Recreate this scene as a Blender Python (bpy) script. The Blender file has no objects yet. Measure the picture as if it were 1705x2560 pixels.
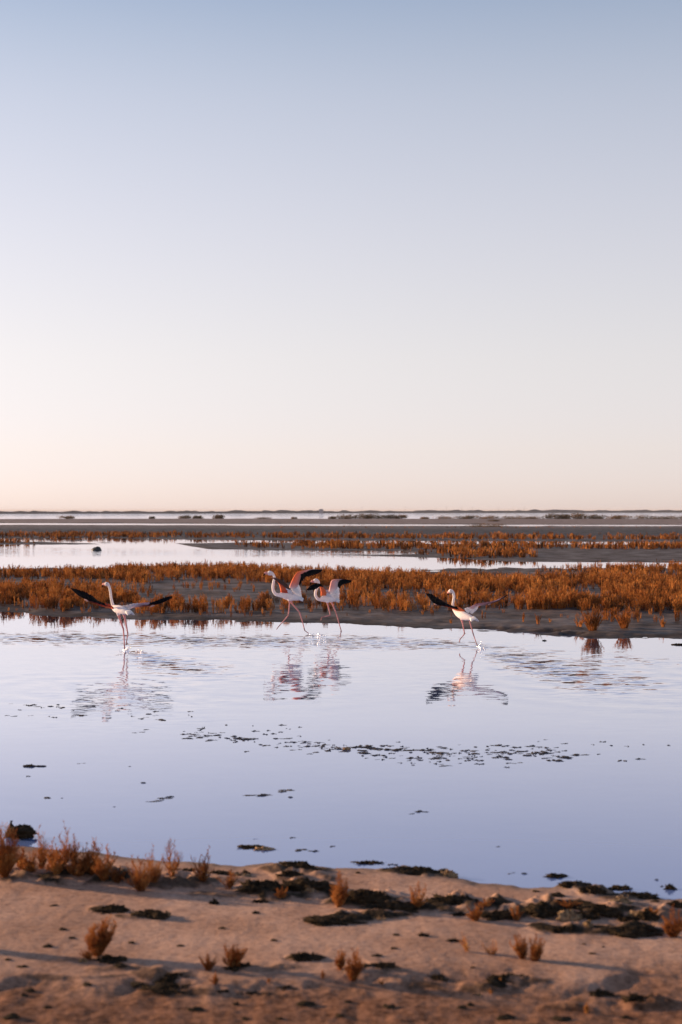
import bpy, bmesh, math, random
import numpy as np
from mathutils import Vector

sc = bpy.context.scene
COL = sc.collection
random.seed(7)
RNG = np.random.default_rng(11)

# ------------------------------------------------------------------ camera
H = 2.4                 # eye height above the water, metres
F = 50.0 / 36.0 * 2560  # focal length in photograph pixels
CX, HOR = 852.5, 1277.0 # photograph column straight ahead, horizon row
cam = bpy.data.cameras.new('camera')
camo = bpy.data.objects.new('camera', cam)
COL.objects.link(camo)
cam.sensor_fit = 'VERTICAL'; cam.sensor_height = 36; cam.lens = 50
cam.clip_start = 0.1; cam.clip_end = 60000
camo.location = (0, 0, H)
camo.rotation_euler = (math.pi / 2 - math.atan(3 / F), 0, 0)
cam.dof.use_dof = True; cam.dof.focus_distance = 28.0; cam.dof.aperture_fstop = 2.4
sc.camera = camo

# ------------------------------------------------------------------ sky + sun
SUN_EL, SUN_AZ = 11.5, -70.0
w = bpy.data.worlds.new('World'); sc.world = w; w.use_nodes = True
nt = w.node_tree; N = nt.nodes; L = nt.links
sky = N.new('ShaderNodeTexSky'); sky.sky_type = 'NISHITA'; sky.sun_disc = False
sky.sun_elevation = math.radians(SUN_EL); sky.sun_rotation = math.radians(SUN_AZ)
sky.air_density = 1; sky.dust_density = 0.3; sky.ozone_density = 1; sky.altitude = 0
gam = N.new('ShaderNodeGamma'); gam.inputs[1].default_value = 0.68
L.new(sky.outputs[0], gam.inputs[0])
tc = N.new('ShaderNodeTexCoord'); sep = N.new('ShaderNodeSeparateXYZ')
L.new(tc.outputs['Generated'], sep.inputs[0])
ramp = N.new('ShaderNodeValToRGB')
L.new(sep.outputs[2], ramp.inputs[0])
tab = [(0.0042, (1.27, 1.28, 2.03)), (0.0422, (1.335, 1.215, 1.64)), (0.1063, (1.72, 1.40, 1.45)),
       (0.1879, (1.91, 1.50, 1.49)), (0.2758, (1.84, 1.50, 1.49)), (0.3388, (1.45, 1.31, 1.38)),
       (0.5, (0.86, 0.96, 1.27)), (1.0, (0.52, 0.68, 1.05))]
el = ramp.color_ramp.elements; ramp.color_ramp.interpolation = 'B_SPLINE'
while len(el) < len(tab): el.new(0.5)
for e, (p, c) in zip(el, tab):
    e.position = p; e.color = (c[0] / 2.4, c[1] / 2.4, c[2] / 2.4, 1)
mul = N.new('ShaderNodeVectorMath'); mul.operation = 'MULTIPLY'
L.new(gam.outputs[0], mul.inputs[0]); L.new(ramp.outputs[0], mul.inputs[1])
scl = N.new('ShaderNodeVectorMath'); scl.operation = 'SCALE'; scl.inputs['Scale'].default_value = 2.4
L.new(mul.outputs[0], scl.inputs[0])
L.new(scl.outputs[0], N['Background'].inputs[0])
N['Background'].inputs[1].default_value = 0.12

sun = bpy.data.lights.new('sun', 'SUN'); sun.energy = 5.0; sun.angle = math.radians(0.5)
sun.color = (1.0, 0.68, 0.42)
suno = bpy.data.objects.new('sun', sun); COL.objects.link(suno)
_e, _a = math.radians(SUN_EL), math.radians(SUN_AZ)
SUNV = Vector((math.sin(_a) * math.cos(_e), math.cos(_a) * math.cos(_e), math.sin(_e)))
suno.rotation_euler = SUNV.to_track_quat('Z', 'Y').to_euler()
suno.location = SUNV * 50

vs = sc.view_settings
vs.view_transform = 'Standard'; vs.look = 'None'; vs.gamma = 1; vs.exposure = 0.8
vs.use_curve_mapping = False
sc.cycles.use_denoising = True
sc.cycles.max_bounces = 6

# ------------------------------------------------------------------ helpers
def pix(px, py, z=0.0):
    """World point on the level z that stands at photograph pixel (px, py)."""
    Y = (H - z) * F / (py - HOR)
    return np.array([(px - CX) / F * Y, Y, z])

def depth(py, z=0.0): return (H - z) * F / (py - HOR)

def frac_noise(seed):
    r = np.random.default_rng(seed); t = r.random((256, 256))
    def f(x, y):
        x = np.asarray(x, float); y = np.asarray(y, float)
        xi = np.floor(x).astype(int); yi = np.floor(y).astype(int)
        u = x - xi; v = y - yi
        u = u * u * (3 - 2 * u); v = v * v * (3 - 2 * v)
        a = t[xi % 256, yi % 256]; b = t[(xi + 1) % 256, yi % 256]
        c = t[xi % 256, (yi + 1) % 256]; d = t[(xi + 1) % 256, (yi + 1) % 256]
        return (a * (1 - u) + b * u) * (1 - v) + (c * (1 - u) + d * u) * v - 0.5
    return f
NZ = [frac_noise(s) for s in range(8)]
def fbm(x, y, k=0, o=4):
    s = 0; a = 1.0
    for i in range(o):
        s = s + a * NZ[(k + i) % 8](x * 2 ** i + 17.3 * i, y * 2 ** i - 9.1 * i); a *= 0.5
    return s

def sstep(a, b, x):
    t = np.clip((np.asarray(x, float) - a) / (b - a), 0, 1)
    return t * t * (3 - 2 * t)

def mesh_np(name, V, Q, mat, parent=None, smooth=True, attrs=None, tri=False, color=None):
    """One mesh object from numpy vertices and equal-sized faces."""
    V = np.asarray(V, np.float32); Q = np.asarray(Q, np.int32)
    k = Q.shape[1]
    me = bpy.data.meshes.new(name)
    me.vertices.add(len(V)); me.vertices.foreach_set('co', V.ravel())
    me.loops.add(Q.size); me.loops.foreach_set('vertex_index', Q.ravel())
    me.polygons.add(len(Q))
    me.polygons.foreach_set('loop_start', np.arange(0, Q.size, k, dtype=np.int32))
    me.polygons.foreach_set('loop_total', np.full(len(Q), k, np.int32))
    me.polygons.foreach_set('use_smooth', np.full(len(Q), smooth, bool))
    me.update(calc_edges=True)
    for an, av in (attrs or {}).items():
        at = me.attributes.new(an, 'FLOAT', 'POINT'); at.data.foreach_set('value', np.asarray(av, np.float32).ravel())
    if color is not None:
        ca = me.color_attributes.new('plumage', 'FLOAT_COLOR', 'POINT')
        c4 = np.ones((len(V), 4), np.float32); c4[:, :3] = color
        ca.data.foreach_set('color', c4.ravel())
    if mat is not None: me.materials.append(mat)
    return link(name, me, parent)

def link(name, me, parent=None):
    o = bpy.data.objects.new(name, me); COL.objects.link(o)
    if parent is not None: o.parent = parent
    return o

def tag(o, label=None, cat=None, group=None, kind=None):
    if label: o['label'] = label
    if cat: o['category'] = cat
    if group: o['group'] = group
    if kind: o['kind'] = kind
    return o

def empty(name, loc):
    o = bpy.data.objects.new(name, None); o.location = loc; o.empty_display_size = 0.1
    COL.objects.link(o); return o

def grid_quads(nr, nc):
    i = np.arange((nr - 1) * (nc - 1)); r = i // (nc - 1); c = i % (nc - 1)
    a = r * nc + c
    return np.stack([a, a + nc, a + nc + 1, a + 1], 1)   # rows run far to near: faces look up

def poly(pts):
    p = np.array(pts, float)
    return lambda x: np.interp(x, p[:, 0], p[:, 1])

# ------------------------------------------------------------------ materials
class M:
    def __init__(s, name):
        s.m = bpy.data.materials.new(name); s.m.use_nodes = True
        s.t = s.m.node_tree; s.n = s.t.nodes; s.b = s.n['Principled BSDF']
    def new(s, t, **kw):
        n = s.n.new(t)
        for k, v in kw.items(): setattr(n, k, v)
        return n
    def ln(s, a, b): s.t.links.new(a, b)
    def coord(s, scale=(1, 1, 1), kind='Object'):
        c = s.new('ShaderNodeTexCoord'); m = s.new('ShaderNodeMapping'); m.inputs['Scale'].default_value = scale
        s.ln(c.outputs[kind], m.inputs[0]); return m.outputs[0]
    def noise(s, vec, scale, detail=4, rough=0.55):
        n = s.new('ShaderNodeTexNoise'); n.inputs['Scale'].default_value = scale
        n.inputs['Detail'].default_value = detail; n.inputs['Roughness'].default_value = rough
        s.ln(vec, n.inputs['Vector']); return n
    def ramp(s, fac, stops):
        r = s.new('ShaderNodeValToRGB'); e = r.color_ramp.elements
        while len(e) < len(stops): e.new(0.5)
        for q, (p, c) in zip(e, stops): q.position = p; q.color = (*c, 1)
        s.ln(fac, r.inputs[0]); return r.outputs[0]
    def mix(s, fac, a, b, mode='MIX'):
        m = s.new('ShaderNodeMix', data_type='RGBA', blend_type=mode)
        if isinstance(fac, (int, float)): m.inputs[0].default_value = fac
        else: s.ln(fac, m.inputs[0])
        for v, k in ((a, 6), (b, 7)):
            if isinstance(v, tuple): m.inputs[k].default_value = (*v, 1)
            else: s.ln(v, m.inputs[k])
        return m.outputs[2]
    def bump(s, h, strength, dist):
        b = s.new('ShaderNodeBump'); b.inputs['Strength'].default_value = strength; b.inputs['Distance'].default_value = dist
        s.ln(h, b.inputs['Height']); s.ln(b.outputs[0], s.b.inputs['Normal']); return b
    def attr(s, name):
        a = s.new('ShaderNodeAttribute'); a.attribute_name = name; return a

def mat_mud():
    k = M('mud'); c = k.coord()
    n1 = k.noise(c, 0.9, 6); n2 = k.noise(c, 9, 5)
    wet = k.ramp(n1.outputs[0], [(0.3, (0.055, 0.042, 0.034)), (0.5, (0.10, 0.076, 0.061)), (0.7, (0.165, 0.125, 0.10))])
    dry = k.ramp(n1.outputs[0], [(0.3, (0.24, 0.175, 0.14)), (0.7, (0.34, 0.25, 0.205))])
    col = k.mix(k.attr('dry').outputs['Fac'], wet, dry)
    col = k.mix(k.attr('wetness').outputs['Fac'], col, (0.045, 0.033, 0.025))
    col = k.mix(0.5, col, k.ramp(n2.outputs[0], [(0.35, (0.45, 0.45, 0.45)), (0.65, (1, 1, 1))]), 'MULTIPLY')
    n3 = k.noise(k.coord((0.5, 2.2, 1)), 3.0, 6, 0.7)
    col = k.mix(0.8, col, k.ramp(n3.outputs[0], [(0.36, (0.35, 0.35, 0.36)), (0.62, (1.15, 1.12, 1.1))]), 'MULTIPLY')
    k.ln(col, k.b.inputs['Base Color'])
    r = k.new('ShaderNodeMapRange'); r.inputs[1].default_value = 0.35; r.inputs[2].default_value = 0.6
    r.inputs[3].default_value = 0.75; r.inputs[4].default_value = 0.5
    k.ln(n1.outputs[0], r.inputs[0]); k.ln(r.outputs[0], k.b.inputs['Roughness'])
    k.b.inputs['Specular IOR Level'].default_value = 0.06
    k.bump(n2.outputs[0], 0.6, 0.02)
    return k.m

def mat_sand():
    k = M('beach_sand'); c = k.coord()
    n1 = k.noise(c, 1.6, 6, 0.6); n2 = k.noise(c, 14, 6, 0.65); n3 = k.noise(c, 90, 4, 0.7)
    col = k.ramp(n1.outputs[0], [(0.3, (0.35, 0.20, 0.13)), (0.5, (0.45, 0.272, 0.186)), (0.72, (0.53, 0.34, 0.245))])
    dark = k.ramp(n2.outputs[0], [(0.3, (0.11, 0.052, 0.029)), (0.62, (0.27, 0.135, 0.08))])
    col = k.mix(k.attr('soil').outputs['Fac'], col, dark)
    wet = k.ramp(n1.outputs[0], [(0.3, (0.17, 0.12, 0.09)), (0.7, (0.24, 0.17, 0.13))])
    col = k.mix(k.attr('wet').outputs['Fac'], col, wet)
    col = k.mix(k.attr('crust_shade').outputs['Fac'], col, k.ramp(n2.outputs[0], [(0.35, (0.012, 0.010, 0.007)), (0.65, (0.06, 0.04, 0.024))]))
    spk = k.ramp(n3.outputs[0], [(0.36, (0.62, 0.58, 0.55)), (0.5, (1, 1, 1))])
    col = k.mix(0.55, col, spk, 'MULTIPLY')
    n4 = k.noise(c, 28, 5, 0.7)
    col = k.mix(0.7, col, k.ramp(n4.outputs[0], [(0.36, (0.55, 0.52, 0.5)), (0.52, (1, 1, 1)), (0.68, (1.12, 1.1, 1.08))]), 'MULTIPLY')
    k.ln(col, k.b.inputs['Base Color']); k.b.inputs['Roughness'].default_value = 0.9
    k.b.inputs['Specular IOR Level'].default_value = 0.03
    ad = k.new('ShaderNodeMath', operation='MULTIPLY_ADD'); ad.inputs[1].default_value = 0.25
    k.ln(n3.outputs[0], ad.inputs[0]); k.ln(n2.outputs[0], ad.inputs[2])
    k.bump(ad.outputs[0], 0.5, 0.012)
    return k.m

def mat_water():
    k = M('lagoon_water')
    # explicit slopes from noise (no screen-space bump, so distance does not change the ripples)
    def slopes(scale, sc_):
        n = k.noise(k.coord(sc_), scale, 3, 0.5)
        s_ = k.new('ShaderNodeVectorMath', operation='SUBTRACT'); s_.inputs[1].default_value = (0.5, 0.5, 0.5)
        k.ln(n.outputs['Color'], s_.inputs[0]); return s_.outputs[0]
    fine = slopes(7.0, (0.55, 1.5, 1)); coarse = slopes(1.3, (0.5, 1.6, 1))
    rip = k.attr('ripple').outputs['Fac']
    a = k.new('ShaderNodeVectorMath', operation='SCALE'); k.ln(fine, a.inputs[0])
    m1 = k.new('ShaderNodeMath', operation='MULTIPLY_ADD'); m1.inputs[1].default_value = 0.66; m1.inputs[2].default_value = 0.006
    k.ln(rip, m1.inputs[0]); k.ln(m1.outputs[0], a.inputs['Scale'])
    b = k.new('ShaderNodeVectorMath', operation='SCALE'); k.ln(coarse, b.inputs[0])
    m2 = k.new('ShaderNodeMath', operation='MULTIPLY_ADD'); m2.inputs[1].default_value = 0.10; m2.inputs[2].default_value = 0.004
    k.ln(rip, m2.inputs[0]); k.ln(m2.outputs[0], b.inputs['Scale'])
    s_ = k.new('ShaderNodeVectorMath', operation='ADD'); k.ln(a.outputs[0], s_.inputs[0]); k.ln(b.outputs[0], s_.inputs[1])
    cx_ = k.new('ShaderNodeCombineXYZ'); k.ln(k.attr('ringx').outputs['Fac'], cx_.inputs[0]); k.ln(k.attr('ringy').outputs['Fac'], cx_.inputs[1])
    s2 = k.new('ShaderNodeVectorMath', operation='ADD'); k.ln(s_.outputs[0], s2.inputs[0]); k.ln(cx_.outputs[0], s2.inputs[1]); s_ = s2
    fl = k.new('ShaderNodeVectorMath', operation='MULTIPLY'); fl.inputs[1].default_value = (1, 1, 0); k.ln(s_.outputs[0], fl.inputs[0])
    up = k.new('ShaderNodeVectorMath', operation='ADD'); up.inputs[1].default_value = (0, 0, 1); k.ln(fl.outputs[0], up.inputs[0])
    nm = k.new('ShaderNodeVectorMath', operation='NORMALIZE'); k.ln(up.outputs[0], nm.inputs[0])
    g = k.new('ShaderNodeBsdfAnisotropic'); g.inputs['Color'].default_value = (0.90, 0.90, 0.97, 1); g.inputs['Roughness'].default_value = 0.03
    k.ln(nm.outputs[0], g.inputs['Normal'])
    d = k.new('ShaderNodeBsdfDiffuse'); d.inputs['Color'].default_value = (0.145, 0.225, 0.46, 1)
    fr = k.new('ShaderNodeFresnel'); fr.inputs[0].default_value = 1.33; k.ln(nm.outputs[0], fr.inputs[1])
    fac = k.ramp(fr.outputs[0], [(0.05, (.02,) * 3), (0.27, (.50,) * 3), (0.41, (.84,) * 3), (0.53, (.94,) * 3), (0.75, (1,) * 3)])
    mx = k.new('ShaderNodeMixShader'); k.ln(fac, mx.inputs[0]); k.ln(d.outputs[0], mx.inputs[1]); k.ln(g.outputs[0], mx.inputs[2])
    k.ln(mx.outputs[0], k.n['Material Output'].inputs[0])
    return k.m

def mat_plant(name, lo, mid, hi, trans=0.35, scale=5.0):
    k = M(name); tn = k.attr('tone')
    oi = k.new('ShaderNodeObjectInfo'); g = k.new('ShaderNodeNewGeometry')
    n = k.noise(g.outputs['Position'], scale, 3)
    ad = k.new('ShaderNodeMath', operation='MULTIPLY_ADD'); ad.inputs[1].default_value = 0.16; k.ln(oi.outputs['Random'], ad.inputs[0])
    a2 = k.new('ShaderNodeMath', operation='MULTIPLY_ADD'); a2.inputs[1].default_value = 0.34; k.ln(tn.outputs['Fac'], a2.inputs[0]); k.ln(n.outputs[0], a2.inputs[2])
    k.ln(a2.outputs[0], ad.inputs[2])
    col = k.ramp(ad.outputs[0], [(0.38, lo), (0.55, mid), (0.78, hi)])
    d = k.new('ShaderNodeBsdfDiffuse'); t = k.new('ShaderNodeBsdfTranslucent'); k.ln(col, d.inputs[0]); k.ln(col, t.inputs[0])
    mx = k.new('ShaderNodeMixShader'); mx.inputs[0].default_value = trans; k.ln(d.outputs[0], mx.inputs[1]); k.ln(t.outputs[0], mx.inputs[2])
    k.ln(mx.outputs[0], k.n['Material Output'].inputs[0]); return k.m

def mat_noise(name, a, b, scale, rough=0.85, bump=0.5, dist=0.01, spec=0.3):
    k = M(name); c = k.coord(); n = k.noise(c, scale, 6, 0.65)
    k.ln(k.ramp(n.outputs[0], [(0.35, a), (0.68, b)]), k.b.inputs['Base Color'])
    k.b.inputs['Roughness'].default_value = rough; k.b.inputs['Specular IOR Level'].default_value = spec
    k.bump(n.outputs[0], bump, dist); return k.m

def mat_plumage():
    k = M('plumage'); a = k.attr('plumage'); g = k.new('ShaderNodeNewGeometry')
    n = k.noise(g.outputs['Position'], 60, 3)
    col = k.mix(0.35, a.outputs['Color'], k.ramp(n.outputs[0], [(0.3, (0.72, 0.66, 0.66)), (0.6, (1, 1, 1))]), 'MULTIPLY')
    k.ln(col, k.b.inputs['Base Color']); k.b.inputs['Roughness'].default_value = 0.9
    k.b.inputs['Specular IOR Level'].default_value = 0.03
    k.bump(n.outputs[0], 0.3, 0.004)
    t = k.new('ShaderNodeBsdfTranslucent'); k.ln(col, t.inputs[0]); mx = k.new('ShaderNodeMixShader'); mx.inputs[0].default_value = 0.26
    k.ln(k.b.outputs[0], mx.inputs[1]); k.ln(t.outputs[0], mx.inputs[2]); k.ln(mx.outputs[0], k.n['Material Output'].inputs[0]); return k.m

def mat_flat(name, c, rough=0.5):
    k = M(name); n = k.noise(k.coord(), 30, 3)
    k.ln(k.ramp(n.outputs[0], [(0.3, tuple(v * 0.8 for v in c)), (0.7, c)]), k.b.inputs['Base Color'])
    k.b.inputs['Roughness'].default_value = rough; return k.m

def mat_splash():
    k = M('splash_water'); k.b.inputs['Base Color'].default_value = (0.95, 0.96, 1, 1)
    k.b.inputs['Transmission Weight'].default_value = 0.75; k.b.inputs['IOR'].default_value = 1.33
    k.b.inputs['Roughness'].default_value = 0.15; return k.m

MUD, SAND, WATER = mat_mud(), mat_sand(), mat_water()
GLASS = mat_plant('glasswort', (0.10, 0.042, 0.02), (0.33, 0.112, 0.030), (0.55, 0.23, 0.065), 0.2, 2.6)
GOLD = mat_plant('beach_glasswort', (0.20, 0.068, 0.026), (0.38, 0.14, 0.045), (0.58, 0.27, 0.085), 0.4, 9)
GOLDLEAF = mat_plant('dry_leaf', (0.42, 0.22, 0.08), (0.60, 0.34, 0.13), (0.72, 0.46, 0.20), 0.4, 9)
BUSH = mat_plant('far_scrub', (0.045, 0.033, 0.018), (0.12, 0.075, 0.038), (0.26, 0.14, 0.062), 0.2, 0.6)
ALGAE = mat_noise('dried_algae', (0.012, 0.010, 0.007), (0.070, 0.046, 0.027), 30, 0.95, 1.0, 0.02, 0.05)
PALE = mat_noise('bleached_algae', (0.16, 0.095, 0.05), (0.50, 0.34, 0.20), 40, 0.95, 1.0, 0.02, 0.05)
WEED = mat_noise('floating_weed', (0.035, 0.04, 0.038), (0.15, 0.115, 0.105), 25, 0.8, 0.8, 0.01, 0.1)
STONE = mat_noise('dark_stone', (0.012, 0.016, 0.017), (0.04, 0.045, 0.042), 5, 0.6, 0.5, 0.03, 0.4)
FARBANK = mat_noise('far_bank_scrub', (0.11, 0.095, 0.085), (0.17, 0.145, 0.125), 0.05, 0.95, 0.2, 0.2)
PLUME = mat_plumage()
EYE = mat_flat('eye', (0.05, 0.03, 0.01), 0.2)
POLE = mat_flat('pole_wood', (0.3, 0.26, 0.24), 0.9)
HUT = mat_flat('hut_wall', (0.42, 0.36, 0.33), 0.9)
SPLASH = mat_splash()

# ------------------------------------------------------------------ land and water levels
# rows (photograph pixels) of every shore, from far to near
bankC = (poly([(-1500, 1298), (0, 1298), (430, 1297), (860, 1297.5), (1290, 1297.5), (1705, 1298), (3200, 1298)]),
         poly([(-1500, 1306), (0, 1307), (430, 1308.4), (860, 1309.6), (1290, 1311), (1705, 1311.4), (3200, 1312)]))
flatE = (poly([(-1500, 1311), (0, 1312), (430, 1313), (860, 1314.6), (1160, 1315), (1290, 1315.5), (1705, 1315.2), (3200, 1315)]),
         poly([(-1500, 1345), (0, 1345), (300, 1345.5), (430, 1348), (600, 1350), (860, 1351), (1290, 1353), (1705, 1355), (3200, 1355)]))
# spit H: (top, bottom) closes where top >= bottom
flatH = (poly([(-1500, 1352), (0, 1352), (120, 1355), (230, 1358.5), (330, 1361), (400, 1366), (430, 1357.5), (520, 1357.5), (590, 1357), (700, 1357), (860, 1358.5), (1290, 1360), (1705, 1363), (3200, 1363)]),
         poly([(-1500, 1362), (0, 1362), (120, 1361.5), (230, 1361), (330, 1361), (400, 1356), (430, 1357.5), (480, 1367), (530, 1373.5), (700, 1375.5), (860, 1377.2), (1000, 1377.5), (1040, 1384), (1100, 1393), (1200, 1399), (1290, 1403), (1500, 1405), (1705, 1406), (3200, 1408)]))
tongue = (poly([(-1500, 1400), (780, 1388), (860, 1386.2), (1000, 1386), (1050, 1384), (1130, 1380), (3200, 1380)]),
          poly([(-1500, 1380), (780, 1386), (860, 1388.2), (1000, 1392), (1100, 1395), (1200, 1398), (3200, 1400)]))
flatJ = (poly([(-1500, 1424), (0, 1423), (200, 1421), (280, 1415.5), (430, 1413), (600, 1415.5), (740, 1420), (860, 1427), (1010, 1427.5), (1070, 1424), (1130, 1421.6), (1290, 1421), (1705, 1420.5), (3200, 1420)]),
         poly([(-1500, 1526), (0, 1532), (60, 1533), (100, 1540), (170, 1542), (270, 1545.5), (430, 1549), (600, 1553), (680, 1556.5), (860, 1560), (1000, 1566.5), (1060, 1568.5), (1150, 1573), (1290, 1579), (1340, 1587), (1400, 1592.5), (1500, 1596), (1600, 1593.5), (1705, 1595), (3200, 1600)]))
beach = poly([(-1500, 2085), (-200, 2095), (0, 2106), (100, 2112), (300, 2131), (430, 2143), (520, 2152), (600, 2155), (680, 2149), (740, 2156), (800, 2163), (870, 2163), (960, 2168), (1060, 2172), (1130, 2186), (1220, 2200), (1300, 2208), (1400, 2213), (1440, 2208), (1500, 2222), (1600, 2238), (1705, 2240), (2000, 2262), (3200, 2330)])
puddles = [(1190, 1439.5, 115, 3.2), (1330, 1442, 60, 2), (1220, 1575, 95, 2.2), (1150, 1581, 120, 2.4), (1350, 1582, 70, 2), (1430, 1588, 60, 1.6)]

def marsh_z(px, py):
    j = fbm(px / 55.0, py / 6.0, 1, 4)
    z = np.full(np.shape(px), -0.04)
    dry = np.zeros(np.shape(px))
    for (t, b), hgt, wd, nz, dr in ((bankC, 0.20, 1.2, 0.5, 0.9), (flatE, 0.07, 1.4, 0.8, 0.0), (flatH, 0.05, 1.4, 1.4, 0.05),
                                (tongue, 0.02, 0.8, 0.4, 0.0), (flatJ, 0.05, 9.0, 7.0, 0.15)):
        d = np.minimum(py - t(px), b(px) - py) + j * nz
        s = sstep(-1.0 * wd, 1.4 * wd, d)
        zz = -0.04 + (hgt + 0.04) * s ** 0.9
        m = zz > z
        z = np.where(m, zz, z); dry = np.where(m & (d > 0), dr, dry)
    # low lighter rib across the dark flat
    rib = np.exp(-((py - poly([(-1500, 1320), (0, 1320), (860, 1322.5), (1290, 1324.5), (1705, 1326.5), (3200, 1330)])(px)) / 1.0) ** 2)
    dry = np.where((py > 1311) & (py < 1340), np.clip(dry + 0.5 * rib * sstep(700, 1100, px), 0, 1), dry)
    top = (py > 1311) & (py < 1326)
    dry = np.where(top, np.clip(dry + 0.35 * (1 - sstep(1315, 1326, py)), 0, 1), dry)
    for cx, cy, a, b in puddles:
        q = ((px - cx) / a) ** 2 + ((py - cy) / b) ** 2 + j * 1.3
        z = np.where((q < 1.0), np.minimum(z, -0.02 + 0.03 * q), z)
    # mud relief on the near marsh
    Y = H * F / np.maximum(py - HOR, 0.3); X = (px - CX) / F * Y
    rel = fbm(X * 0.9, Y * 0.55, 3, 5)
    z = np.where((py > 1420) & (z > 0), z + (0.03 * rel + 0.022 * fbm(X * 4.5, Y * 2.6, 6, 4)) * sstep(0, .04, z), z)
    # streaky, half-drowned mud in the far pool
    st = fbm(px / 90.0 + 3, py / 1.6, 5, 3)
    inG = (py > 1346) & (py < 1362) & (z < 0)
    z = np.where(inG & (st > 0.42 - 0.12 * (px < 480)), 0.01, z)
    return z, dry

def axis(segs):
    out = []
    for a, b, s in segs: out.append(np.arange(a, b, s))
    return np.concatenate(out + [[segs[-1][1]]])

cols = axis([(-9000, -1500, 500), (-1500, -120, 40), (-120, 1830, 5), (1830, 3200, 40), (3200, 11000, 500)])
rows = axis([(1277.3, 1278.5, 0.4), (1278.5, 1296, 3), (1296, 1345, 0.7), (1345, 1432, 0.9), (1432, 1606, 1.5), (1606, 1900, 25)])
PX, PY = np.meshgrid(cols, rows)
Z, DRY = marsh_z(PX, PY)
Yw = H * F / (PY - HOR); Xw = (PX - CX) / F * Yw
o = mesh_np('mud_flats', np.stack([Xw, Yw, Z], -1).reshape(-1, 3), grid_quads(len(rows), len(cols)), MUD, attrs={'dry': DRY, 'wetness': np.where(PY < 1345, 0.75 * sstep(1319, 1327, PY), 0) + np.where(PY > 1425, 0.85 * (1 - sstep(0.0, 0.065, Z + 0.02 * fbm(PX / 30, PY / 4, 2, 4))), 0)})
tag(o, kind='structure')

# ------------------------------------------------------------------ near beach
# low crusted mounds: column, row, half width, half height (px), rise (m), crust share
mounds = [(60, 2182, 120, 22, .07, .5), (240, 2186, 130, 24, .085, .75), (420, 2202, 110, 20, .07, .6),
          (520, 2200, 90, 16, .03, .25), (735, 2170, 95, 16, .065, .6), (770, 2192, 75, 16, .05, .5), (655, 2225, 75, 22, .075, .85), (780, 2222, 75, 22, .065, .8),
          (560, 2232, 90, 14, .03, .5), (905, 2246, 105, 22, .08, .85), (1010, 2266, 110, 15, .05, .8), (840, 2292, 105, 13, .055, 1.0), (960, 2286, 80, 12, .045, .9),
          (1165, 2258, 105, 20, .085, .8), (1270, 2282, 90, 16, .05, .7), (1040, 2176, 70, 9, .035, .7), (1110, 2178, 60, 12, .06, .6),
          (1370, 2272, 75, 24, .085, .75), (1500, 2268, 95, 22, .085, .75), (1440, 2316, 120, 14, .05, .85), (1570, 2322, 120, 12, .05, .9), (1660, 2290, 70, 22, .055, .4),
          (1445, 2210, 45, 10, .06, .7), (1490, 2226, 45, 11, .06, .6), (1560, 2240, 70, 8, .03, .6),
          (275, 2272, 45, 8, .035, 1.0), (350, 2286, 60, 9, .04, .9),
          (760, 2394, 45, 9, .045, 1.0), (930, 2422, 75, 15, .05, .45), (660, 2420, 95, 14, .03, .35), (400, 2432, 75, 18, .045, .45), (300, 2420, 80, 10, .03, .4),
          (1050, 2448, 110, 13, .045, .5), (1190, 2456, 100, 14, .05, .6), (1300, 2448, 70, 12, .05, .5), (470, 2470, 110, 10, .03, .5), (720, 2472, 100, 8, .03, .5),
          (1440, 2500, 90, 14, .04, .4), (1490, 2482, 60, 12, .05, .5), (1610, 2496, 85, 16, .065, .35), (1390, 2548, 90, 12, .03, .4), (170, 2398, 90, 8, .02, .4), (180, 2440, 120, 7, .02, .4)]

def beach_fields(px, py):
    j = fbm(px / 60.0, py / 25.0, 2, 4)
    s = py - beach(px) + j * 7
    Y = H * F / (py - HOR); X = (px - CX) / F * Y
    z0 = -0.06 + 0.09 * sstep(-14, 22, s) + 0.05 * sstep(20, 260, s) + 0.02 * sstep(200, 900, s)
    land = sstep(0, 30, s)
    z = land * 0.010 * fbm(X * 1.1, Y * 0.8, 4, 3)
    wob = fbm(X * 3.2, Y * 2.4, 0, 4); wob2 = fbm(X * 7, Y * 5, 3, 4)
    crust_shade = np.zeros(np.shape(px)); rise = np.zeros(np.shape(px))
    for cx, cy, a, b, h, c in mounds:
        h = h * (0.4 if cy > 2350 else 0.62); a = a * 1.2
        cy = cy + 0.45 * h * F / (H * F / (cy - HOR))
        u = (px - cx) / a + wob * 0.45; v = (py - cy) / b + wob2 * 0.7
        v = np.where(v > 0, v * 1.1, v * 0.75)      # steep towards the camera, gentle on the far side
        q = u * u + v * v
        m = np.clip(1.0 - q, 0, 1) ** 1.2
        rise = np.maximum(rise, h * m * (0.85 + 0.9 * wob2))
        crust_shade = np.maximum(crust_shade, np.clip(c * 1.35, 0, 1) * sstep(0.02, 0.35, m) * sstep(-0.45, 0.05, wob2 + 0.6 * (c - 0.55)) * sstep(-0.45, 0.0, v))  # algae mat kept to camera-facing sides, also painting their shade into the colour
    z = z + rise * (1 + 0.7 * fbm(X * 19, Y * 14, 1, 3))
    soil = sstep(2385, 2520, py + 70 * wob + 25 * wob2)
    # the trampled soil nearest the camera lies a little lower and is rougher
    z = z - 0.025 * sstep(2440, 2475, py + 45 * wob)
    z = z + land * (0.0025 + 0.0045 * soil) * fbm(X * 11, Y * 8, 5, 4) * 1.3
    wet = (1 - sstep(4, 26, s)) 
    return z0, z, crust_shade, soil, wet

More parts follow.
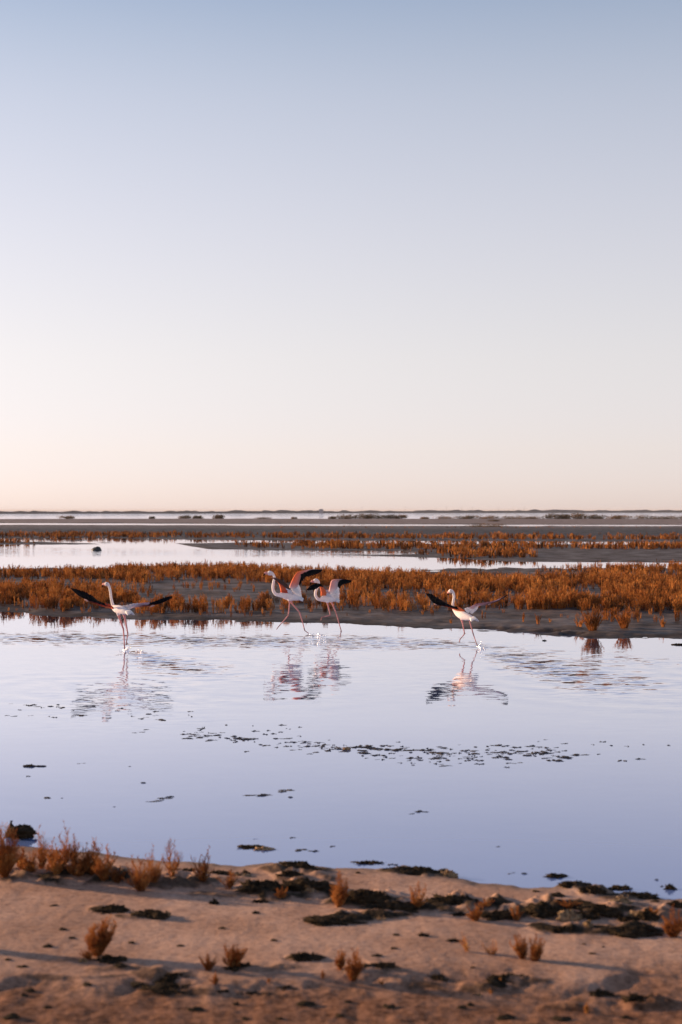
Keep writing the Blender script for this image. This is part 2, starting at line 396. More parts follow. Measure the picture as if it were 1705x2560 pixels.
cols2 = axis([(-4000, -800, 200), (-800, -60, 12), (-60, 1770, 4), (1770, 2600, 12), (2600, 6000, 200)])
rows2 = axis([(1990, 2080, 8), (2080, 2580, 2), (2580, 2800, 8), (2800, 5000, 60), (5000, 14000, 800)])
PX, PY = np.meshgrid(cols2, rows2)
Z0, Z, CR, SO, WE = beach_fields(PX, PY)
Yw = (H - Z0) * F / (PY - HOR); Xw = (PX - CX) / F * Yw; Z = Z0 + Z
o = mesh_np('beach', np.stack([Xw, Yw, Z], -1).reshape(-1, 3), grid_quads(len(rows2), len(cols2)), SAND, attrs={'crust_shade': CR, 'soil': SO, 'wet': WE})
tag(o, kind='structure')
def beach_at(px, py):
    """Foot of a thing that stands on the beach at photograph pixel (px, py)."""
    q = py
    for _ in range(8):
        z0, z = (float(a[0]) for a in beach_fields(np.array([px], float), np.array([q], float))[:2])
        Y = (H - z0) * F / (q - HOR); q = 0.5 * q + 0.5 * (py + z * F / Y)
    p = pix(px, q, z0); p[2] = max(z0 + z, 0.0); return p
def marsh_at(px, py):
    z = float(marsh_z(np.array([px], float), np.array([py], float))[0][0])
    p = pix(px, py); p[2] = max(z, -0.01); return p

# the ground under everything, out past the horizon and round behind the camera
R_ = 30000
o = mesh_np('ground', [(-R_, -R_, -0.3), (R_, -R_, -0.3), (R_, R_, -0.3), (-R_, R_, -0.3)], [(0, 1, 2, 3)], MUD, attrs={'dry': [0.3] * 4})
tag(o, kind='structure')

# ------------------------------------------------------------------ water sheet with ripple field
ripples = [(330, 1600, 420, 13, .8), (760, 1608, 330, 13, .75), (1060, 1616, 200, 10, .45), (100, 1590, 250, 9, .35),
           (352, 1637, 30, 9, 1.0), (385, 1652, 60, 13, 1.1), (470, 1672, 90, 18, .7), (560, 1692, 90, 16, .22),
           (310, 1735, 190, 50, .38), (720, 1690, 130, 65, .11), (820, 1680, 80, 50, .10), (1120, 1715, 130, 50, .09),
           (1075, 1609, 55, 5, .9), (950, 1596, 60, 3, .7), (1230, 1620, 45, 5, .8), (1240, 1637, 40, 8, .9), (1275, 1647, 45, 9, 1.0),
           (1340, 1665, 85, 15, 1.1), (1420, 1683, 90, 18, .9), (1520, 1712, 140, 26, .8), (1350, 1632, 75, 6, .5), (1560, 1650, 150, 12, .28), (1650, 1660, 100, 12, .25),
           (1600, 1745, 180, 45, .10), (250, 1385, 700, 7, .3), (600, 1382, 400, 6, .28), (0, 1377, 300, 8, .25),
           (800, 1590, 1400, 60, .04), (800, 1650, 1500, 60, .03)]
wc = axis([(-30000, -2500, 2500), (-2500, -100, 100), (-100, 1820, 5), (1820, 4200, 100), (4200, 32000, 2500)])
wr = axis([(1277.25, 1277.75, 0.25), (1277.75, 1340, 4), (1340, 1420, 2), (1420, 1570, 10), (1570, 1800, 1.5), (1800, 2300, 20), (2300, 3000, 100)])
PX, PY = np.meshgrid(wc, wr)
RI = np.zeros(PX.shape)
wj = fbm(PX / 70, PY / 9, 2, 4)
for cx, cy, a, b, s in ripples:
    RI += s * np.exp(-(((PX - cx) / a) ** 2 + ((PY - cy) / b) ** 2) * (1 + 1.0 * wj))
RI = np.where(PY < 1300, np.maximum(RI, 0.9), RI); RI = np.where((PY >= 1300) & (PY < 1330), 0.12, RI)
RI = np.clip(RI, 0, 1.2) * (0.75 + 0.9 * np.clip(wj + 0.3, 0, 1))
Yw = H * F / (PY - HOR); Xw = (PX - CX) / F * Yw
SX = np.zeros(PX.shape); SY = np.zeros(PX.shape)
for cx, cy, R1, amp in [(352, 1634, .45, .10), (405, 1650, .9, .07), (470, 1668, 1.5, .05), (313, 1627, .30, .10), (1204, 1622, .3, .10), (1240, 1636, .4, .10), (1290, 1648, .7, .09), (1390, 1664, 1.2, .07), (1510, 1690, 1.8, .06), (1640, 1715, 2.6, .035),
                        (1075, 1609, .4, .09), (1230, 1620, .4, .07), (790, 1587, .35, .08), (854, 1581, .3, .08), (955, 1597, .5, .06), (1360, 1632, .6, .05), (640, 1720, 2.2, .02), (210, 1720, 2.0, .03)]:
    c = pix(cx, cy); dx, dy = Xw - c[0], Yw - c[1]; rr = np.sqrt(dx * dx + dy * dy) + 1e-6; lam = 0.22 + 0.22 * R1
    wv = 0.4 * amp * (0.5 + 1.8 * np.clip(wj + 0.2, 0, 1)) * np.sin(2 * math.pi * rr / lam) * np.exp(-((rr - 0.55 * R1) / (0.5 * R1)) ** 2)
    SX += wv * dx / rr; SY += wv * dy / rr
o = mesh_np('water', np.stack([Xw, Yw, 0 * Xw], -1).reshape(-1, 3), grid_quads(len(wr), len(wc)), WATER, attrs={'ripple': RI, 'ringx': SX, 'ringy': SY})
tag(o, kind='structure')

# ------------------------------------------------------------------ far bank, poles, hut
xs = np.linspace(-2600, 4200, 1400)
base = np.interp(xs, [-2600, 0, 430, 860, 1290, 1705, 4200], [1284.8, 1284.4, 1284, 1282.8, 1282.2, 1281.4, 1281])
Yb = H * F / (base - HOR); Xb = (xs - CX) / F * Yb
top = (1.9 + 1.3 * np.clip(fbm(xs / 20.0, xs * 0, 1, 5) + 0.35, 0, 2) + 0.5 * fbm(xs / 160.0, xs * 0 + 5, 2, 3)) * Yb / 1300
prof = [(0, -0.2), (0.6, 0.35), (3, 0.7), (9, 1.0), (25, 0.85), (60, -0.2)]
V = np.concatenate([np.stack([Xb, Yb + dy, np.where(zz < 0, -0.2, zz * top)], -1) for dy, zz in prof])
o = mesh_np('far_bank', V, grid_quads(len(prof), len(xs)), FARBANK)
tag(o, kind='structure')

def tubes(segs, k=3, close=False):
    """Tapered k-sided tubes. segs: (p0, p1, r0, r1). Returns verts, quads."""
    V = []; Q = []
    for p0, p1, r0, r1 in segs:
        p0 = np.asarray(p0, float); p1 = np.asarray(p1, float); d = p1 - p0; n = np.linalg.norm(d) + 1e-9; d /= n
        a = np.cross(d, (0.3, 0.9, 0.2)); a /= np.linalg.norm(a) + 1e-9; b = np.cross(d, a); i = len(V)
        for p, r in ((p0, r0), (p1, r1)):
            for q in range(k):
                t = 2 * math.pi * q / k; V.append(p + r * (math.cos(t) * a + math.sin(t) * b))
        for q in range(k):
            Q.append((i + q, i + (q + 1) % k, i + k + (q + 1) % k, i + k + q))
    return np.array(V), np.array(Q)

places = ['leftmost of the row', 'second from the left', 'third from the left', 'fourth from the left', 'fifth from the left', 'sixth from the left', 'seventh from the left', 'rightmost of the row']
for i, (px, hp) in enumerate([(905, 9), (1013, 9), (1116, 9.5), (1154, 9.5), (1181, 9), (1246, 9.5), (1283, 9.5), (1311, 9)]):
    Y = 1900.0; X = (px - CX) / F * Y; hh = H + (hp + 1) / F * Y
    t = empty('utility_pole', (X, Y, 0))
    v, q = tubes([((0, 0, -0.3), (0, 0, hh), 0.14, 0.10)], 6); mesh_np('post', v, q, POLE, t)
    v, q = tubes([((-0.9, 0, hh - 0.6), (0.9, 0, hh - 0.6), 0.06, 0.06)], 4); mesh_np('crossbar', v, q, POLE, t)
    tag(t, 'thin utility pole on the far bank horizon, ' + places[i], 'pole', 'utility poles along the horizon')

def box(x0, x1, y0, y1, z0, z1):
    V = [(x, y, z) for z in (z0, z1) for x, y in ((x0, y0), (x1, y0), (x1, y1), (x0, y1))]
    return np.array(V, float), np.array([(0, 3, 2, 1), (4, 5, 6, 7), (0, 1, 5, 4), (1, 2, 6, 5), (2, 3, 7, 6), (3, 0, 4, 7)])
Y = 1250.0; X = (803 - CX) / F * Y
t = empty('hut', (X, Y, 0))
v, q = box(-1.9, 1.9, -1.5, 1.5, 0, 3.1); mesh_np('wall', v, q, HUT, t, smooth=False)
V = np.array([(-2.2, -1.8, 3.1), (2.2, -1.8, 3.1), (2.2, 1.8, 3.1), (-2.2, 1.8, 3.1), (-1.2, 0, 4.0), (1.2, 0, 4.0)])
mesh_np('roof', V, np.array([(0, 1, 5, 4), (2, 3, 4, 5), (1, 2, 5, 5), (3, 0, 4, 4)]), HUT, t, smooth=False)
tag(t, 'tiny pale hut with pitched roof on the far bank skyline', 'hut')

# ------------------------------------------------------------------ scrub on the distant sand bank
def leaf_cloud(rx, ry, rz, n, leaf, seed, lobes=5):
    r = np.random.default_rng(seed)
    c = np.stack([r.uniform(-0.65, 0.65, lobes) * rx, r.uniform(-0.6, 0.6, lobes) * ry, r.uniform(0.15, 0.5, lobes) * rz], 1)
    s = r.uniform(0.35, 0.6, lobes)
    k = r.integers(0, lobes, n)
    d = r.normal(size=(n, 3)); d /= np.linalg.norm(d, axis=1)[:, None]
    p = c[k] + d * (r.random(n)[:, None] ** 0.4) * s[k][:, None] * np.array([rx, ry, rz])
    p[:, 2] = np.abs(p[:, 2])
    a = r.normal(size=(n, 3)); a /= np.linalg.norm(a, axis=1)[:, None]
    b = np.cross(a, r.normal(size=(n, 3))); b /= np.linalg.norm(b, axis=1)[:, None]
    a *= leaf * r.uniform(0.6, 1.4, n)[:, None]; b *= leaf * 0.6
    V = np.stack([p - a, p + b, p + a, p - b], 1).reshape(-1, 3)
    return V, np.arange(n * 4).reshape(-1, 4)

bushes = [(165, 1299, 36, 7.5, 'broad low scrub mound on the far sand bank, leftmost'),
          (378, 1298, 15, 5.5, 'small dark scrub tuft alone on the far sand bank, above the pool stone'),
          (460, 1297.5, 32, 7.5, 'left one of three dark bushes close together on the far sand bank'),
          (494, 1297.5, 25, 8, 'middle one of three dark bushes close together on the far sand bank'),
          (547, 1297.5, 27, 9.5, 'right one of three dark bushes close together on the far sand bank'),
          (657, 1299.5, 38, 5, 'flat low scrub patch on the far sand bank, above the pair of running flamingos'),
          (735, 1299, 12, 5, 'tiny scrub tuft on the far sand bank, beside a wading white bird'),
          (833, 1299, 24, 6.5, 'small rounded bush at the left end of the long central scrub row'),
          (873, 1299, 56, 10.5, 'bush in the long central scrub row, second from its left end'),
          (920, 1298.5, 56, 12, 'tallest bush in the middle of the long central scrub row'),
          (965, 1298.5, 46, 10, 'bush in the long central scrub row, second from its right end'),
          (1000, 1298.5, 34, 9.5, 'dark bush at the right end of the long central scrub row'),
          (1063, 1299, 19, 5.5, 'small dark bush standing alone beside two wading white birds'),
          (1120, 1299, 44, 6.5, 'low bush at the left end of the right-hand scrub row'),
          (1165, 1299, 60, 9, 'bush in the right-hand scrub row, second from its left end'),
          (1222, 1299, 60, 8, 'bush in the right-hand scrub row, third from its left end'),
          (1280, 1299, 64, 8, 'bush in the right-hand scrub row, fourth from its left end'),
          (1335, 1299, 56, 7, 'low gap bush in the right-hand scrub row'),
          (1390, 1299, 56, 12, 'tall dark bush in the right-hand scrub row, left of the tallest'),
          (1435, 1299, 60, 13, 'tallest dark bush in the right-hand scrub row'),
          (1485, 1299, 56, 11, 'dark bush in the right-hand scrub row, right of the tallest'),
          (1545, 1299.5, 70, 10, 'brown bush in the right-hand scrub row, third from the frame edge'),
          (1620, 1299.5, 80, 9.5, 'brown bush in the right-hand scrub row, second from the frame edge'),
          (1690, 1299.5, 70, 9, 'brown bush in the right-hand scrub row, cut by the frame edge'),
          (1232, 1306, 30, 5, 'small flat scrub patch lying on the pale sand of the far bank'),
          (1214, 1318.5, 88, 9, 'dark scrub mound on the near rim of the thin far water strip')]
for i, (px, py, wpx, hpx, lab) in enumerate(bushes):
    p = marsh_at(px, py); k = p[1] / F
    hw, hh = wpx * k / 2 * 1.12, hpx * k * 0.92
    t = empty('bush', (p[0], p[1], p[2]))
    v, q = leaf_cloud(hw * 1.15, hw * 0.8, hh * 1.35, 1400, hh * 0.12, 100 + i, 9); mesh_np('crown', v, q, BUSH, t, smooth=False)
    r = np.random.default_rng(i)
    v, q = tubes([((0, 0, -0.15), (r.uniform(-.5, .5) * hw, r.uniform(-.4, .4) * hw, hh * 0.6), hh * .05, hh * .02) for _ in range(5)]); mesh_np('stem', v, q, BUSH, t)
    tag(t, lab, 'bush', 'scrub on the far sand bank')

# ------------------------------------------------------------------ glasswort marsh
def clump_mesh(seed, stems, side, hgt, spread, thick, leanx=0.0, foot=0.7):
    """Upright bushy glasswort: stems fanning from one root with short rising side shoots."""
    r = np.random.default_rng(seed); segs = []; FV = []
    for i in range(stems):
        a = r.uniform(0, 6.283); sp = spread * math.sqrt(r.random()); L_ = hgt * r.uniform(0.55, 1.0) * (1 - 0.25 * sp / max(spread, 1e-6))
        b0 = np.array([math.cos(a), math.sin(a), 0]) * sp * foot
        tip = np.array([math.cos(a) * sp + leanx * L_ + r.normal() * 0.04 * hgt, math.sin(a) * sp + r.normal() * 0.04 * hgt, L_])
        midp = b0 * 0.4 + tip * 0.6 + np.array([0, 0, 0.05 * L_])
        segs += [(b0 - (0, 0, 0.03), midp, thick, thick * 0.75), (midp, tip, thick * 0.75, thick * 0.25)]
        for j in range(side):
            f = r.uniform(0.2, 0.95); p = b0 * (1 - f) + tip * f
            a2 = r.uniform(0, 6.283); l2 = hgt * r.uniform(0.10, 0.26) * (1.15 - 0.6 * f)
            e = p + np.array([math.cos(a2) * 0.5, math.sin(a2) * 0.5, 0.9]) * l2
            n_ = np.array([-math.sin(a2), math.cos(a2), 0]) if j % 2 else np.array([math.cos(a2) * .9, math.sin(a2) * .9, -.5])
            FV += [p - n_ * thick * 0.9, p + n_ * thick * 0.9, e + n_ * thick * 0.4, e - n_ * thick * 0.4]
    v, q = tubes(segs, 3); b = len(v)
    return np.concatenate([v, np.array(FV)]), np.concatenate([q, np.arange(len(FV)).reshape(-1, 4) + b])

def inpoly(px, py, pts):
    p = np.array(pts, float); c = np.zeros(np.shape(px), bool); n = len(p)
    for i in range(n):
        x0, y0 = p[i]; x1, y1 = p[(i + 1) % n]
        if y0 == y1: continue
        c ^= ((y0 > py) != (y1 > py)) & (px < (x1 - x0) * (py - y0) / (y1 - y0) + x0)
    return c

# zones in photograph rows of the plants' feet: polygon, plants per square metre, height (m)
zones = [
 ([(-300, 1433), (150, 1433), (300, 1432), (300, 1452), (200, 1452), (-300, 1452)], 5.0, .42),
 ([(-300, 1456), (30, 1456), (150, 1468), (230, 1476), (300, 1488), (290, 1524), (150, 1532), (60, 1522), (-300, 1520)], 5.6, .40),
 ([(110, 1453), (300, 1453), (420, 1466), (420, 1500), (330, 1500), (250, 1478)], 0.8, .30),
 ([(290, 1500), (330, 1506), (440, 1508), (440, 1540), (300, 1537)], 5.0, .36),
 ([(280, 1431), (430, 1427), (640, 1428), (870, 1438), (870, 1468), (760, 1470), (640, 1458), (430, 1455), (350, 1462), (290, 1455)], 5.6, .42),
 ([(300, 1418), (430, 1415), (640, 1418), (870, 1430), (870, 1440), (640, 1429), (430, 1428), (300, 1432)], 3.0, .34),
 ([(430, 1458), (620, 1462), (700, 1476), (870, 1480), (870, 1496), (700, 1492), (560, 1482), (430, 1478)], 0.9, .26),
 ([(430, 1505), (600, 1512), (870, 1508), (870, 1540), (680, 1540), (430, 1538)], 2.4, .33),
 ([(870, 1440), (1010, 1444), (1150, 1448), (1290, 1448), (1290, 1482), (1100, 1488), (960, 1486), (870, 1482)], 5.6, .44),
 ([(870, 1488), (1100, 1492), (1290, 1490), (1290, 1528), (1180, 1534), (1040, 1536), (870, 1532)], 3.6, .38),
 ([(870, 1532), (1290, 1532), (1290, 1558), (1150, 1552), (870, 1545)], 1.1, .22),
 ([(1290, 1450), (1420, 1452), (1500, 1446), (2050, 1446), (2050, 1538), (1660, 1536), (1560, 1538), (1480, 1540), (1440, 1526), (1350, 1530), (1290, 1528)], 5.2, .45),
 ([(1400, 1426), (1470, 1424), (1520, 1423), (2050, 1422), (2050, 1442), (1600, 1438), (1480, 1430)], 4.2, .42),
 ([(1350, 1424), (1480, 1424), (1480, 1434), (1350, 1434)], 1.2, .30),
 ([(1290, 1540), (1440, 1540), (1460, 1572), (1290, 1566)], 0.9, .24),
 ([(1590, 1545), (2050, 1545), (2050, 1580), (1620, 1575)], 1.5, .26),
 ([(-300, 1518), (60, 1524), (150, 1532), (300, 1536), (440, 1538), (680, 1540), (870, 1545), (870, 1553), (680, 1549), (440, 1543), (270, 1540), (150, 1538), (60, 1529), (-300, 1526)], 2.6, .17),
 ([(1480, 1540), (1700, 1540), (1700, 1560), (1590, 1568), (1480, 1560)], 2.2, .30),
]
far_zones = [   # small-scale strips further out
 ([(-600, 1338), (300, 1338), (860, 1342), (1290, 1345), (2300, 1347), (2300, 1353), (1290, 1351), (860, 1348.5), (430, 1346), (-600, 1344)], 1.5, .50),
 ([(-600, 1333), (860, 1336), (2300, 1340), (2300, 1345), (860, 1341), (-600, 1338)], 0.18, .45),
 ([(700, 1318), (1290, 1319), (2300, 1319), (2300, 1322), (1290, 1322), (700, 1321)], 0.10, .3),
 ([(-600, 1355), (60, 1356), (90, 1359.5), (-600, 1361)], 2.6, .42),
 ([(590, 1362), (720, 1362), (860, 1364), (860, 1375), (700, 1374), (600, 1370)], 1.0, .42),
 ([(700, 1363), (860, 1363), (1060, 1366), (1110, 1367), (2300, 1368), (2300, 1376), (1290, 1375), (1060, 1376), (860, 1374)], 2.6, .52),
 ([(1090, 1384), (1130, 1380), (1300, 1380), (1330, 1386), (1340, 1395), (1240, 1398), (1130, 1396), (1095, 1392)], 3.4, .50),
 ([(980, 1377), (1100, 1378), (1100, 1390), (1040, 1388)], 1.2, .34),
]
DENS = 1.5
def scatter(zs, seed, mult=1.0):
    r = np.random.default_rng(seed); out = []
    for pts, dens, hgt in zs:
        p = np.array(pts, float)
        W = np.array([pix(a, b)[:2] for a, b in p]); lo, hi = W.min(0), W.max(0)
        n = int(dens * mult * DENS * np.prod(hi - lo)); q = lo + r.random((n, 2)) * (hi - lo)
        py = HOR + H * F / q[:, 1]; px = CX + q[:, 0] * F / q[:, 1]
        ok = inpoly(px, py, pts)
        pt = fbm(q[:, 0] * 0.55, q[:, 1] * 0.35, 2, 3)          # natural thin and thick patches
        ok &= pt > r.uniform(-0.6, 0.12, n)
        q, px, py, pt = q[ok], px[ok], py[ok], pt[ok]
        hs = hgt * r.uniform(0.38, 1.15, len(q)) * (1 + 0.3 * pt)
        out.append(np.stack([px, py, q[:, 0], q[:, 1], hs], 1))
    return np.concatenate(out)

marsh_pts = scatter(zones, 5, 2.0)
z_, _ = marsh_z(marsh_pts[:, 0], marsh_pts[:, 1])
marsh_pts = marsh_pts[z_ > 0.0]; z_ = z_[z_ > 0.0]
# the largest-looking plants become things of their own, the rest one cover
seen = (marsh_pts[:, 0] > 8) & (marsh_pts[:, 0] < 1697)
front = poly([(0, 1488), (150, 1500), (300, 1500), (860, 1505), (1290, 1512), (1705, 1515)])
size = marsh_pts[:, 4] / marsh_pts[:, 3] * (1 + 0.8 * (marsh_pts[:, 1] > front(marsh_pts[:, 0]))) * seen
order = np.argsort(-size); single = np.zeros(len(size), bool); single[order[:285]] = True

hi_var = [clump_mesh(40 + i, 18, 9, 1.0, 0.20 + 0.06 * (i % 4), 0.014) for i in range(8)]
lo_var = [clump_mesh(60 + i, 8, 5, 1.0, 0.20 + 0.06 * (i % 3), 0.019) for i in range(8)]
fr_var = [clump_mesh(80 + i, 5, 3, 1.0, 0.40, 0.045) for i in range(6)]

def cover(name, pts, zz, var, mat, seed):
    r = np.random.default_rng(seed); VV = []; QQ = []; TT = []; off = 0
    for (px, py, x, y, h), z in zip(pts, zz):
        v, q = var[r.integers(len(var))]; a = r.uniform(0, 6.283); c, s = math.cos(a), math.sin(a)
        wv = r.uniform(0.85, 1.35)
        u = np.stack([(v[:, 0] * c - v[:, 1] * s) * wv, (v[:, 0] * s + v[:, 1] * c) * wv, v[:, 2]], 1) * h
        VV.append(u + (x, y, z)); QQ.append(q + off); off += len(v)
        TT.append(np.full(len(v), r.normal() * 0.35) + 0.25 * (v[:, 2] - 0.5))
    return mesh_np(name, np.concatenate(VV), np.concatenate(QQ), mat, smooth=False, attrs={'tone': np.concatenate(TT)})

o = cover('glasswort_cover', marsh_pts[~single], z_[~single], lo_var, GLASS, 1)
tag(o, 'dense rust-orange glasswort cover filling the marsh strip behind the flamingos', kind='stuff')
fp = scatter(far_zones, 9); zf, _ = marsh_z(fp[:, 0], fp[:, 1])
o = cover('far_glasswort_cover', fp[zf > -0.02], np.maximum(zf[zf > -0.02], 0), fr_var, GLASS, 2)
tag(o, 'rust-orange glasswort strips on the spits beyond the far pool', kind='stuff')

var_me = []
for i, (v, q) in enumerate(hi_var):
    ob = mesh_np('glasswort_plant', v, q, GLASS, smooth=False, attrs={'tone': 0.45 * (v[:, 2] - 0.6) + 0.3 * math.sin(i * 2.4)}); var_me.append(ob.data); bpy.data.objects.remove(ob)
r = np.random.default_rng(3)
for (px, py, x, y, h), z in zip(marsh_pts[single], z_[single]):
    ob = link('glasswort_plant', var_me[r.integers(8)])
    ob.location = (x, y, z); ob.rotation_euler = (0, 0, r.uniform(0, 6.283)); wv = h * r.uniform(0.9, 1.3); ob.scale = (wv, wv, h)
    where = ('left of the leftmost flamingo' if px < 185 else 'behind the leftmost flamingo' if px < 430 else 'between the leftmost flamingo and the running pair' if px < 650 else
             'behind the running pair' if px < 880 else 'between the running pair and the rightmost flamingo' if px < 1060 else 'behind the rightmost flamingo' if px < 1270 else
             'right of the rightmost flamingo' if px < 1490 else 'at the right frame edge')
    tall = 'tall' if h > 0.36 else 'medium' if h > 0.24 else 'short'
    tag(ob, tall + ' rust-orange glasswort at the marsh edge ' + where, 'plant', tall + ' glasswort ' + where)

# the tufts that stand out on the mud at the right
for px, py, hpx, wd, stems, lab in [(1482, 1583, 66, .36, 60, 'big bushy rust-orange glasswort tuft at the right waterline with its own reflection'),
                                (1562, 1577, 54, .40, 44, 'wide glasswort tuft right of the biggest waterline tuft'),
                                (1448, 1574, 30, .40, 16, 'small ragged glasswort tuft left of the biggest waterline tuft'),
                                (1345, 1566, 32, .22, 9, 'thin single glasswort sprig left of the biggest tuft, on bare mud'),
                                (1308, 1560, 28, .18, 7, 'thin upright glasswort sprig on bare mud right of the rightmost flamingo'),
                                (1376, 1562, 14, .3, 6, 'tiny glasswort seedling on bare mud'),
                                (1658, 1572, 28, .30, 14, 'low glasswort tuft near the right frame edge on the mud'),
                                (1128, 1562, 15, .3, 6, 'tiny glasswort seedling at the waterline left of the rightmost flamingo'),
                                (512, 1425, 30, .25, 12, 'tall lone glasswort spray rising above the marsh against the far pool')]:
    p = marsh_at(px, py); hh = hpx * p[1] / F
    v, q = clump_mesh(px, stems, 9, hh, hh * wd * 1.35, 0.006, 0.0, 0.25)
    ob = mesh_np('glasswort_tuft', v, q, GLASS, smooth=False); ob.location = p
    tag(ob, lab, 'plant')

# ------------------------------------------------------------------ beach plants
def beach_plant(seed, hgt, wid, stems, lean=0.0, dense=1.0, spiky=False):
    """Glasswort seedlings in the foreground: forked stems with rows of fine rising shoots."""
    r = np.random.default_rng(seed); segs = []; leaves = []
    for i in range(stems):
        a = r.uniform(0, 6.283); sp = wid * 0.5 * math.sqrt(r.random()); L_ = hgt * (1.0 if i == 0 else r.uniform(0.35, 0.95)) * (1 - 0.3 * sp / (wid * 0.5 + 1e-6))
        if i == 0: sp *= 0.3
        b0 = np.array([math.cos(a), math.sin(a) * 0.8, 0]) * sp * 0.14
        tip = np.array([math.cos(a) * sp + lean * L_, math.sin(a) * sp * 0.8, L_])
        prev = b0 - (0, 0, 0.02); n = 9; th = 0.0026; bend = r.normal(size=3) * 0.05 * hgt * (1, 1, 0.2)
        for j in range(1, n + 1):
            f = j / n; p = b0 * (1 - f) + tip * f + r.normal(size=3) * 0.010 * hgt * (j < n) + bend * math.sin(math.pi * f)
            segs.append((prev, p, th * (1.3 - f), th * (1.2 - f) + 0.0005)); 
            if not spiky or j > 1:
                for q in range(int((3 if not spiky else 1) * dense + r.random())):
                    a2 = r.uniform(0, 6.283); l2 = hgt * r.uniform(0.10, 0.34) * (1.15 - 0.85 * f)
                    s0 = prev + (p - prev) * r.random(); e = s0 + np.array([math.cos(a2) * 0.62, math.sin(a2) * 0.62, 0.78]) * l2
                    segs.append((s0, e, 0.0017, 0.0009))
                    for _ in range(int(2 * dense)):
                        a3 = r.uniform(0, 6.283); m = s0 + (e - s0) * r.uniform(0.3, 0.9)
                        segs.append((m, m + np.array([math.cos(a3) * 0.6, math.sin(a3) * 0.6, 0.8]) * l2 * 0.4, 0.0013, 0.0008))
            if f < 0.5 and r.random() < 0.6: leaves.append((p, r.uniform(0, 6.283)))
            prev = p
    return segs, leaves

